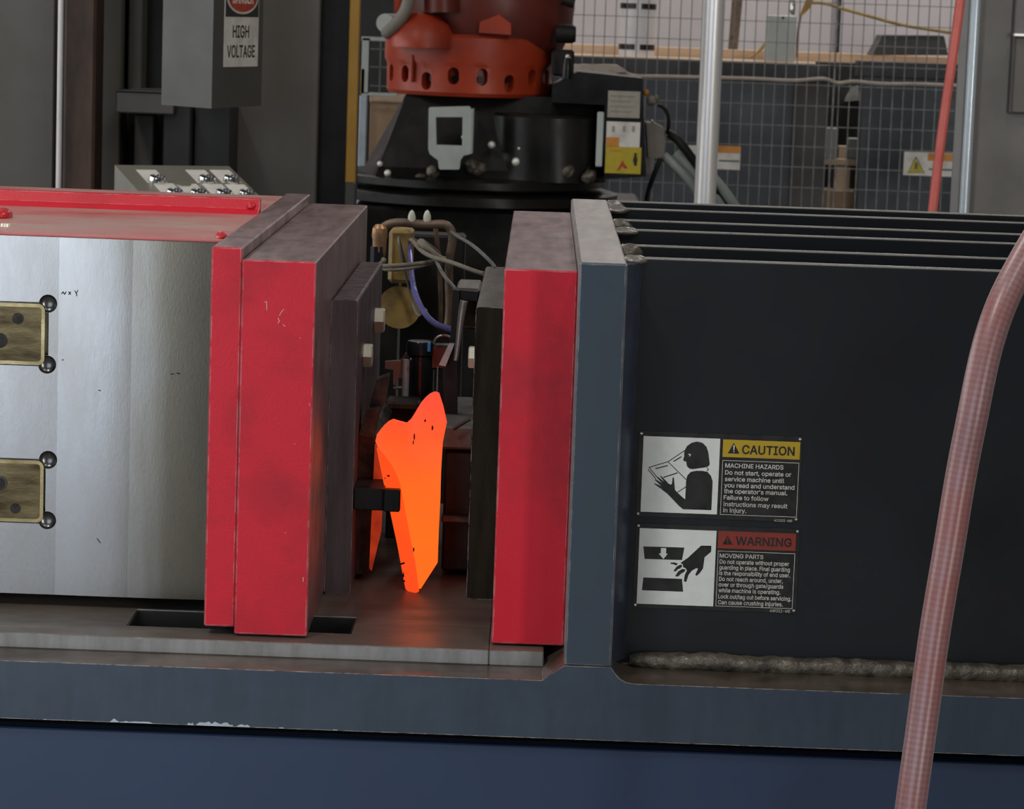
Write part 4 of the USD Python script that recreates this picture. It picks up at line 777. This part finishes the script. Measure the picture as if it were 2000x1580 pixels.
# connector box with fittings and cables on the right
yj = YR + .05
part(rb, 'connector_box', extr(Polygon([(R3(x, y, yj)[0], R3(x, y, yj)[2]) for x, y in ((1262, 240), (1280, 241), (1297, 250), (1298, 300), (1290, 309), (1266, 310))]), yj, yj + .15), M['junction'], label='dusty grey connector box')
part(rb, 'connector_foot', hull([R3(x, y, Y) for Y in (yj, yj + .1) for x, y in ((1264, 308), (1276, 310), (1272, 340), (1262, 338))]), M['junction'])
part(rb, 'yellow_fitting', rough(ball(R3(1262, 181, yj), .010, 3), .002, 60), M['stickorange'], 60)
part(rb, 'fitting', rough(ball(R3(1272, 198, yj), .016, 3), .006, 50), M['junction'], 60)
part(rb, 'fitting', rough(ball(R3(1282, 192, yj), .010, 3), .003, 50), M['wire'], 60)
part(rb, 'cable_gland', cyl(R3(1298, 257, yj + .03), R3(1314, 265, yj + .03), .013, 20), M['cream'], label='cream cable gland')
part(rb, 'silver_cap', ball(R3(1274, 237, yj), .006), M['chrome'])
part(rb, 'rear_cable', tube([R3(1308, 262, yj + .03), R3(1330, 280, yj), R3(1345, 300, yj), R3(1360, 320, yj), R3(1400, 380, yj + .1), R3(1440, 440, yj + .2), R3(1500, 640, yj + .3) * [1, 1, 0] + [0, 0, .02]], .014, 12, 40), M['black'])
part(rb, 'rear_cable', tube([R3(1285, 205, yj), R3(1300, 215, yj), R3(1306, 240, yj), R3(1300, 262, yj + .05)], .006, 10, 30), M['black'])
part(rb, 'rear_cable', tube([R3(1290, 310, yj), R3(1276, 345, yj), R3(1264, 385, yj + .1), R3(1262, 420, yj + .2)], .008, 10, 30), M['black'])
for k, (a_, b_) in enumerate((((1296, 305), (1372, 390)), ((1318, 300), (1400, 390)), ((1332, 295), (1420, 380)))):
    part(rb, 'conduit', tube([R3(*a_, yj + .05), R3((a_[0] + b_[0]) / 2 + 2, (a_[1] + b_[1]) / 2 - 6, yj + .05), R3(*b_, yj + .1), R3(b_[0] + 40, b_[1] + 70, yj + .2), R3(b_[0] + 110, b_[1] + 260, yj + .3) * [1, 1, 0] + [0, 0, .02]], .016, 12, 40), M['bracket'], label='pale grey sloping conduit')

# ------------------------------------------------------------------ right background: posts, hoses, cabinet
Yq = 6.5
c = at(1390, 200, Yq); x_ = .5 * (at(1372, 0, Yq)[0] + at(1356, 395, Yq)[0]) + .0245
po = thing('round_post', 'thick pale round steel post in front of the wire fence', 'post', (x_, Yq, 0))
part(po, 'tube', cyl((x_, Yq, 0), (x_, Yq, 2.95), .0245, 48), M['post'], 40)
part(po, 'foot_plate', box(x_ - .07, x_ + .07, Yq - .07, Yq + .07, 0, .012), M['post'])
p2 = thing('safety_post', 'blue-grey round pipe with flat grey strip beside the right cabinet', 'post', (at(1885, 200, Yq)[0], Yq, 0))
xc = at(1884, 390, Yq)[0]
part(p2, 'pipe', cyl((xc, Yq, 0), (xc, Yq, 2.95), .0118, 32), M['bluepost'], 40)
part(p2, 'flat_strip', box(xc - .031, xc - .010, Yq + .004, Yq + .012, 0, 2.95), M['flatgrey'], label='flat grey strip left of the pipe')
single('red_hose', tube([at(1890, -120, 6.2), at(1876, 0, 6.2), at(1858, 130, 6.2), at(1841, 250, 6.2), at(1824, 390, 6.2), at(1810, 520, 6.2), (at(1800, 620, 6.2)[0], 6.2, .5), (at(1800, 620, 6.2)[0] + .02, 6.25, .015)], .0105, 20, 80), M['redhose'], 'straight pinkish red hose hanging left of the blue-grey pipe', 'hose')
rcx = thing('grey_cabinet', 'grey steel cabinet at the far right behind the press ribs', 'cabinet', (at(1990, 200, 6.8)[0], 7.1, 0))
part(rcx, 'body', pbox(1916, 2300, -900, 300, 6.8, .11, floor=True), M['caseright'])
part(rcx, 'door', pbox(1977, 2300, -900, 228, 6.785, .02), M['caseright'])
part(rcx, 'latch_recess', pbox(1980, 2060, 74, 222, 6.778, .01), M['cab'], label='dark latch panel')
part(rcx, 'latch_ledge', pbox(1980, 2060, 66, 73, 6.765, .02), M['post'])

oc = thing('added_shade_cabinet', 'tall grey cabinet added out of view to shade the right of the press', 'cabinet', (2.15, .8, 0))  # unseen cabinet, added to block the narrow door light on the right
part(oc, 'body', box(1.55, 2.75, .55, 1.05, .08, 2.1, .006), M['cablight'])
part(oc, 'plinth', box(1.58, 2.72, .58, 1.02, 0, .08, .002), M['cabdark'])
part(oc, 'door', box(1.59, 2.71, .535, .552, .12, 2.06, .004), M['cablight'])
part(oc, 'door_handle', box(1.64, 1.665, .515, .536, 1.0, 1.16, .004), M['black'])
# ------------------------------------------------------------------ fence and what stands behind it
Yw = 13.3
fe = thing('wire_fence', 'galvanised wire mesh safety fence across the back right of the hall', 'fence', (at(1400, 200, Yw)[0], Yw, 0))
xa, xb = at(1087, 200, Yw)[0], at(1905, 200, Yw)[0]
ws = []
x0w = at(1518, 60, Yw)[0]
for k in range(-26, 24):
    x = x0w + k * .0495
    if -1.0 < x < 2.3: ws.append(trimesh.creation.box(bounds=[[x - .0021, Yw - .0021, .06], [x + .0021, Yw + .0021, 2.3]]))
z0w = at(1500, 42, Yw)[2]
for k in range(-24, 9):
    z = z0w + k * .0945
    if .06 < z < 2.3: ws.append(trimesh.creation.box(bounds=[[-1.0, Yw + .0021, z - .0017], [2.3, Yw + .0055, z + .0017]]))
part(fe, 'wire_mesh', ws, M['meshwire'], False, kind='stuff')
for px in (1634,):
    x = at(px, 60, Yw)[0]; part(fe, 'panel_edge', box(x - .004, x + .004, Yw - .006, Yw + .006, .05, 2.3, .001), M['meshwire'])
for x in (-1.02, 2.32): part(fe, 'fence_post', box(x - .03, x + .03, Yw - .03, Yw + .03, 0, 2.4), M['darkrail'])
part(fe, 'bottom_rail', box(-1, 2.3, Yw - .015, Yw + .015, .02, .06), M['meshwire'])
cb = [(1085, 128), (1110, 128), (1150, 132), (1185, 137), (1200, 134), (1225, 144), (1262, 149), (1330, 150), (1410, 152), (1500, 155), (1560, 157), (1595, 154), (1620, 156), (1635, 162), (1655, 160), (1700, 162), (1780, 164), (1860, 167), (1940, 170)]
single('pale_cable', tube([at(x, y, Yw - .02) for x, y in cb], .0085, 12, 120), M['rope'], 'pale cable strung level along the wire fence', 'cable')
single('cloth_bundle', rough(hull([at(x, y, Y) for Y in (Yw - .1, Yw - .03) for x, y in ((1112, 128), (1140, 125), (1170, 130), (1205, 127), (1225, 140), (1180, 146), (1120, 140))]).subdivide().subdivide(), .008, 14), M['rope'], 'pale pinkish cloth bundle on the fence cable beside the robot', 'cloth', 60)
sg = thing('warning_tag', 'white and orange warning tag on the fence right of the thick round post', 'sign', (at(1425, 305, Yw)[0], Yw, at(1425, 330, Yw)[2]))
part(sg, 'plate', pbox(1330, 1446, 285, 330, Yw - .012, .004, c=0), M['label'], False)
part(sg, 'header', pbox(1400, 1446, 285, 299, Yw - .0135, .002, c=0), M['stickorange'], False)
part(sg, 'rule', pbox(1404, 1444, 313, 316, Yw - .0135, .002, c=0), M['slate'], False)
s2 = thing('warning_tag', 'white warning tag with an orange triangle on the fence beside the red hose', 'sign', (at(1820, 320, Yw)[0], Yw, at(1820, 345, Yw)[2]))
part(s2, 'plate', pbox(1765, 1880, 298, 344, Yw - .012, .004, c=0), M['label'], False)
yy = Yw - .0135
part(s2, 'triangle', extr(Polygon([(at(x, y, yy)[0], at(x, y, yy)[2]) for x, y in ((1789, 305), (1806, 338), (1772, 338))]), yy, yy + .002), M['s_black'], False)
yy = Yw - .015
part(s2, 'triangle_fill', extr(Polygon([(at(x, y, yy)[0], at(x, y, yy)[2]) for x, y in ((1789, 309), (1805, 337), (1773, 337))]), yy, yy + .002), M['stickyellow'], False)
part(s2, 'alert_mark', pbox(1787, 1791, 317, 330, Yw - .017, .002, c=0), M['s_black'], False)
part(s2, 'header', pbox(1812, 1880, 300, 315, Yw - .0135, .002, c=0), M['stickorange'], False)
part(s2, 'rule', pbox(1814, 1876, 330, 333, Yw - .0135, .002, c=0), M['slate'], False)

Yd = 13.9
d1 = thing('storage_cabinet', 'long slate-blue cabinet behind the wire fence right of the robot', 'cabinet', (at(1350, 300, Yd)[0], Yd + .3, 0))
part(d1, 'body', pbox(1040, 1612, 152, 420, Yd, .12, floor=True), M['slate'])
part(d1, 'end_panel', pbox(1545, 1612, 152, 420, Yd - .012, .02, floor=True), M['slatebrown'])
part(d1, 'top_rail', pbox(1085, 1618, 118, 152, Yd - .03, .15), M['darkrail'], label='dark top rail')
d2 = thing('storage_cabinet', 'slate-blue cabinet behind the wire fence next to the red hose', 'cabinet', (at(1790, 300, Yd)[0], Yd + .3, 0))
part(d2, 'body', pbox(1680, 2000, 152, 420, Yd, .12, floor=True), M['slate'])
part(d2, 'top_rail', pbox(1676, 2000, 124, 155, Yd - .03, .15), M['darkrail'], label='dark top rail')
bn = thing('plank_bench', 'pale wooden plank bench along the white wall behind the fence', 'bench', (at(1400, 100, 14.8)[0], 14.9, 0))
zb_ = at(1400, 117, 14.6)[2]
part(bn, 'plank', box(at(1060, 100, 14.6)[0], at(1960, 100, 14.6)[0], 14.6, 14.85, zb_ - .035, zb_ + .002, .004), M['wood'])
part(bn, 'plank', box(at(1060, 100, 14.6)[0], at(1960, 100, 14.6)[0], 14.86, 15.12, zb_ - .035, zb_, .004), M['wood'])
part(bn, 'back_board', box(at(1060, 100, 15.1)[0], at(1960, 100, 15.1)[0], 15.13, 15.16, zb_ - .05, at(1400, 95, 15.13)[2], .004), M['wood'])
for px in (1080, 1480, 1940): x = at(px, 110, 14.6)[0]; part(bn, 'leg', box(x - .04, x + .04, 14.7, 15.1, 0, zb_ - .035), M['wood'])
gapz = lambda py, Y: at(1645, py, Y)[2]
ga = thing('gap_backboard', 'grey-brown board closing the gap between the two slate cabinets', 'board', (at(1645, 300, 14.55)[0], 14.55, 0))
part(ga, 'board', box(at(1590, 200, 14.55)[0], at(1700, 200, 14.55)[0], 14.55, 14.58, 0, gapz(122, 14.55)), M['slatebrown'])
wt = thing('wooden_crate', 'small pale wooden crate stack in the gap between the slate cabinets', 'crate', (at(1640, 380, 14.1)[0], 14.15, 0))
part(wt, 'base_box', pbox(1607, 1668, 372, 415, 14.08, .2, floor=True), M['card'], label='tan cardboard base')
part(wt, 'upright', pbox(1632, 1660, 325, 373, 14.13, .06), M['wood'])
part(wt, 'cross_board', pbox(1612, 1672, 310, 323, 14.11, .08), M['wood'])
part(wt, 'upright', pbox(1638, 1655, 285, 311, 14.13, .06), M['wood'])
part(wt, 'back_board', pbox(1625, 1666, 285, 374, 14.20, .02), M['slatebrown'])
gb = thing('grey_box', 'grey box on the left of the wooden crate stack', 'box', (at(1625, 300, 14.08)[0], 14.12, at(1625, 300, 14.08)[2]))
part(gb, 'box', pbox(1610, 1636, 250, 310, 14.11, .08), M['boxgrey'])
gb = thing('grey_box', 'grey box on the right of the wooden crate stack', 'box', (at(1665, 300, 14.08)[0], 14.12, at(1665, 300, 14.08)[2]))
part(gb, 'box', pbox(1657, 1676, 270, 310, 14.11, .08), M['boxgrey'])
wh = thing('white_sack', 'small white sack hanging in the gap between the slate cabinets', 'sack', at(1665, 190, 14.2))
m = hull([at(x, y, Y) for Y in (14.45, 14.55) for x, y in ((1664, 170), (1677, 168), (1678, 196), (1650, 198), (1652, 190))]); part(wh, 'sack', rough(m.subdivide().subdivide(), .004, 20), M['label'], 60)

# things along the white wall
zc_ = zb_ + .002
wc = thing('white_canister', 'white canister with black bands standing on the plank bench', 'canister', (at(1243, 105, 14.75)[0], 14.73, zc_))
xx = at(1243, 105, 14.73)[0]; r_ = .5 * (at(1278, 60, 14.73)[0] - at(1208, 60, 14.73)[0])
part(wc, 'body', cyl((xx, 14.73, zc_), (xx, 14.73, zc_ + .36), r_, 40), M['whitesteel'], 40)
for py in (12, 92):
    z = at(1243, py, 14.73 - r_)[2]; part(wc, 'band', lathe([(r_, -.014), (r_ + .001, -.014), (r_ + .001, .014), (r_, .014)], (xx, 14.73, z), 40), M['s_black'], 40)
part(wc, 'stripe', box(xx - .012, xx + .012, 14.73 - r_ - .003, 14.73 - r_ + .004, zc_ + .01, zc_ + .36, .001), M['whitesteel'])
part(wc, 'cap', lathe([(0, 0), (r_ * .8, 0), (r_ * .7, .03), (0, .04)], (xx, 14.73, zc_ + .36), 40), M['whitesteel'], 40)
db = thing('dark_case', 'dark brown tool case lying on the plank bench left of the red hose', 'case', (at(1775, 105, 14.8)[0], 14.85, zc_))
q_ = [(1703, 108), (1722, 74), (1845, 74), (1852, 108)]
part(db, 'case', extr(Polygon([(at(x, y, 14.7)[0], max(zc_, at(x, y, 14.7)[2])) for x, y in q_]), 14.7, 14.95), M['slatebrown'])
part(db, 'lid', extr(Polygon([(at(x, y, 14.69)[0], at(x, y, 14.69)[2]) for x, y in ((1720, 76), (1724, 69), (1843, 70), (1846, 77))]), 14.69, 14.96), M['darkrail'])
gp_ = thing('grey_panel_box', 'pale grey panel box with a silver knob behind the fence', 'panel box', (at(1525, 115, 14.65)[0], 14.66, zc_))
part(gp_, 'box', tm(box(at(1497, 75, 14.62)[0], at(1554, 75, 14.62)[0], 14.62, 14.72, zc_, at(1525, 30, 14.62)[2], .004)), M['panelbox'])
part(gp_, 'knob', lathe([(0, -.03), (.012, -.03), (.016, 0), (.016, .03), (.010, .055), (0, .06)], (at(1547, 20, 14.66)[0], 14.66, at(1547, 20, 14.66)[2]), 24), M['chrome'], 40)
c = at(1529, 35, 14.62); part(gp_, 'screw', cyl(c, c + [0, -.006, 0], .006, 12), M['black'])
yh = thing('yellow_air_hose', 'yellow air hose with yellow clamp sagging along the white wall', 'hose', (at(1580, 10, 14.8)[0], 14.8, 1.7))
part(yh, 'hose', tube([at(1575, 8, 14.8), at(1600, 5, 14.8), at(1640, 15, 14.8), at(1700, 32, 14.8), at(1760, 48, 14.8), at(1820, 58, 14.8), at(1880, 68, 14.8), at(1950, 82, 14.8)], .009, 12, 60), M['yellowhose'])
part(yh, 'clamp', hull([at(x, y, Y) for Y in (14.76, 14.8) for x, y in ((1577, -8), (1590, -6), (1584, 14), (1574, 24), (1564, 33), (1562, 30), (1573, 10))]), M['yellow'])
part(yh, 'drop', tube([at(1564, 30, 14.8), at(1558, 70, 14.8), at(1557, 112, 14.8)], .006, 10, 20), M['brownpipe'])
sp_ = thing('leaning_bar', 'dark brown bar leaning against the white wall right of the round post', 'bar', (at(1438, 95, 15.0)[0], 14.95, zc_))
part(sp_, 'bar', hull([at(x, y, Y) for Y in (14.92, 14.97) for x, y in ((1434, -60), (1456, -60), (1441, 97), (1422, 96))]), M['brownpipe'])
single('brace_rod', tube([at(1466, 112, 14.8), at(1478, 104, 14.8), at(1494, 85, 14.8)], .008, 10, 12), M['yellowhose'], 'short yellow-brown rod leaning left of the pale grey panel box', 'rod')
single('wall_pipe', cyl((at(1637, 60, 16.9)[0], 16.9, 0), (at(1637, 60, 16.9)[0], 16.9, 3.5), .012, 12), M['darkrail'], 'thin dark pipe running up the white back wall', 'pipe')

# left of the robot, between the yellow post and the turret
Yg = 11.0
dk = thing('dark_locker', 'dark locker behind the yellow post left of the robot', 'locker', (at(735, 30, Yg)[0], Yg + .6, 0))
part(dk, 'body', pbox(640, 792, -500, 300, Yg + .4, .5, floor=True), M['cabdark'])
wf = thing('mesh_guard', 'small grey-green wire guard frame left of the orange turret', 'guard frame', (at(722, 130, Yg)[0], Yg, 0))
def strip(x0, x1, y0, y1): return pbox(x0, x1, y0, y1, Yg, .012, c=.001)
part(wf, 'frame', tm([strip(706, 722, 74, 183), strip(706, 760, 72, 80), strip(706, 775, 181, 187)]), M['bracket'])
part(wf, 'wire', tm([strip(719, 722, 76, 183)]), M['meshwire'])
for x in (741, 760): part(wf, 'wire', strip(x, x + 3, 80, 183), M['meshwire'])
for y in (95, 130, 167): part(wf, 'wire', strip(722, 775, y, y + 3), M['meshwire'])
part(wf, 'olive_edge', strip(704, 712, 134, 183), M['yellowhose'])
part(wf, 'post', pbox(700, 716, 186, 282, Yg - .02, .02, floor=True), M['bluepost'], label='pale blue post below the guard frame')
cx_ = thing('cardboard_box', 'tan cardboard box behind the left slope of the robot base', 'box', (at(745, 230, Yg)[0], Yg + .3, 0))
part(cx_, 'box', pbox(722, 790, 186, 290, Yg + .1, .25, floor=True), M['card'])
part(cx_, 'flap', pbox(722, 790, 184, 200, Yg + .09, .012), M['wood'])
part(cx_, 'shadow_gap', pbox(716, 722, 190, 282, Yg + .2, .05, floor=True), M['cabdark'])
# lamps on the ceiling
WHERE = ['above the front left of the press', 'above the front right of the press', 'above the left cabinets', 'above the right cabinets', 'above the left of the back wall', 'above the right of the back wall']
for i, (lx, ly, lum) in enumerate(LAMPS):
    single('ceiling_lamp', box(lx - .28, lx + .28, ly - .85, ly + .85, 5.80, 6.0, .01), M['label'], 'white strip lamp on the ceiling ' + WHERE[i], 'lamp', group='strip lamps on the ceiling')
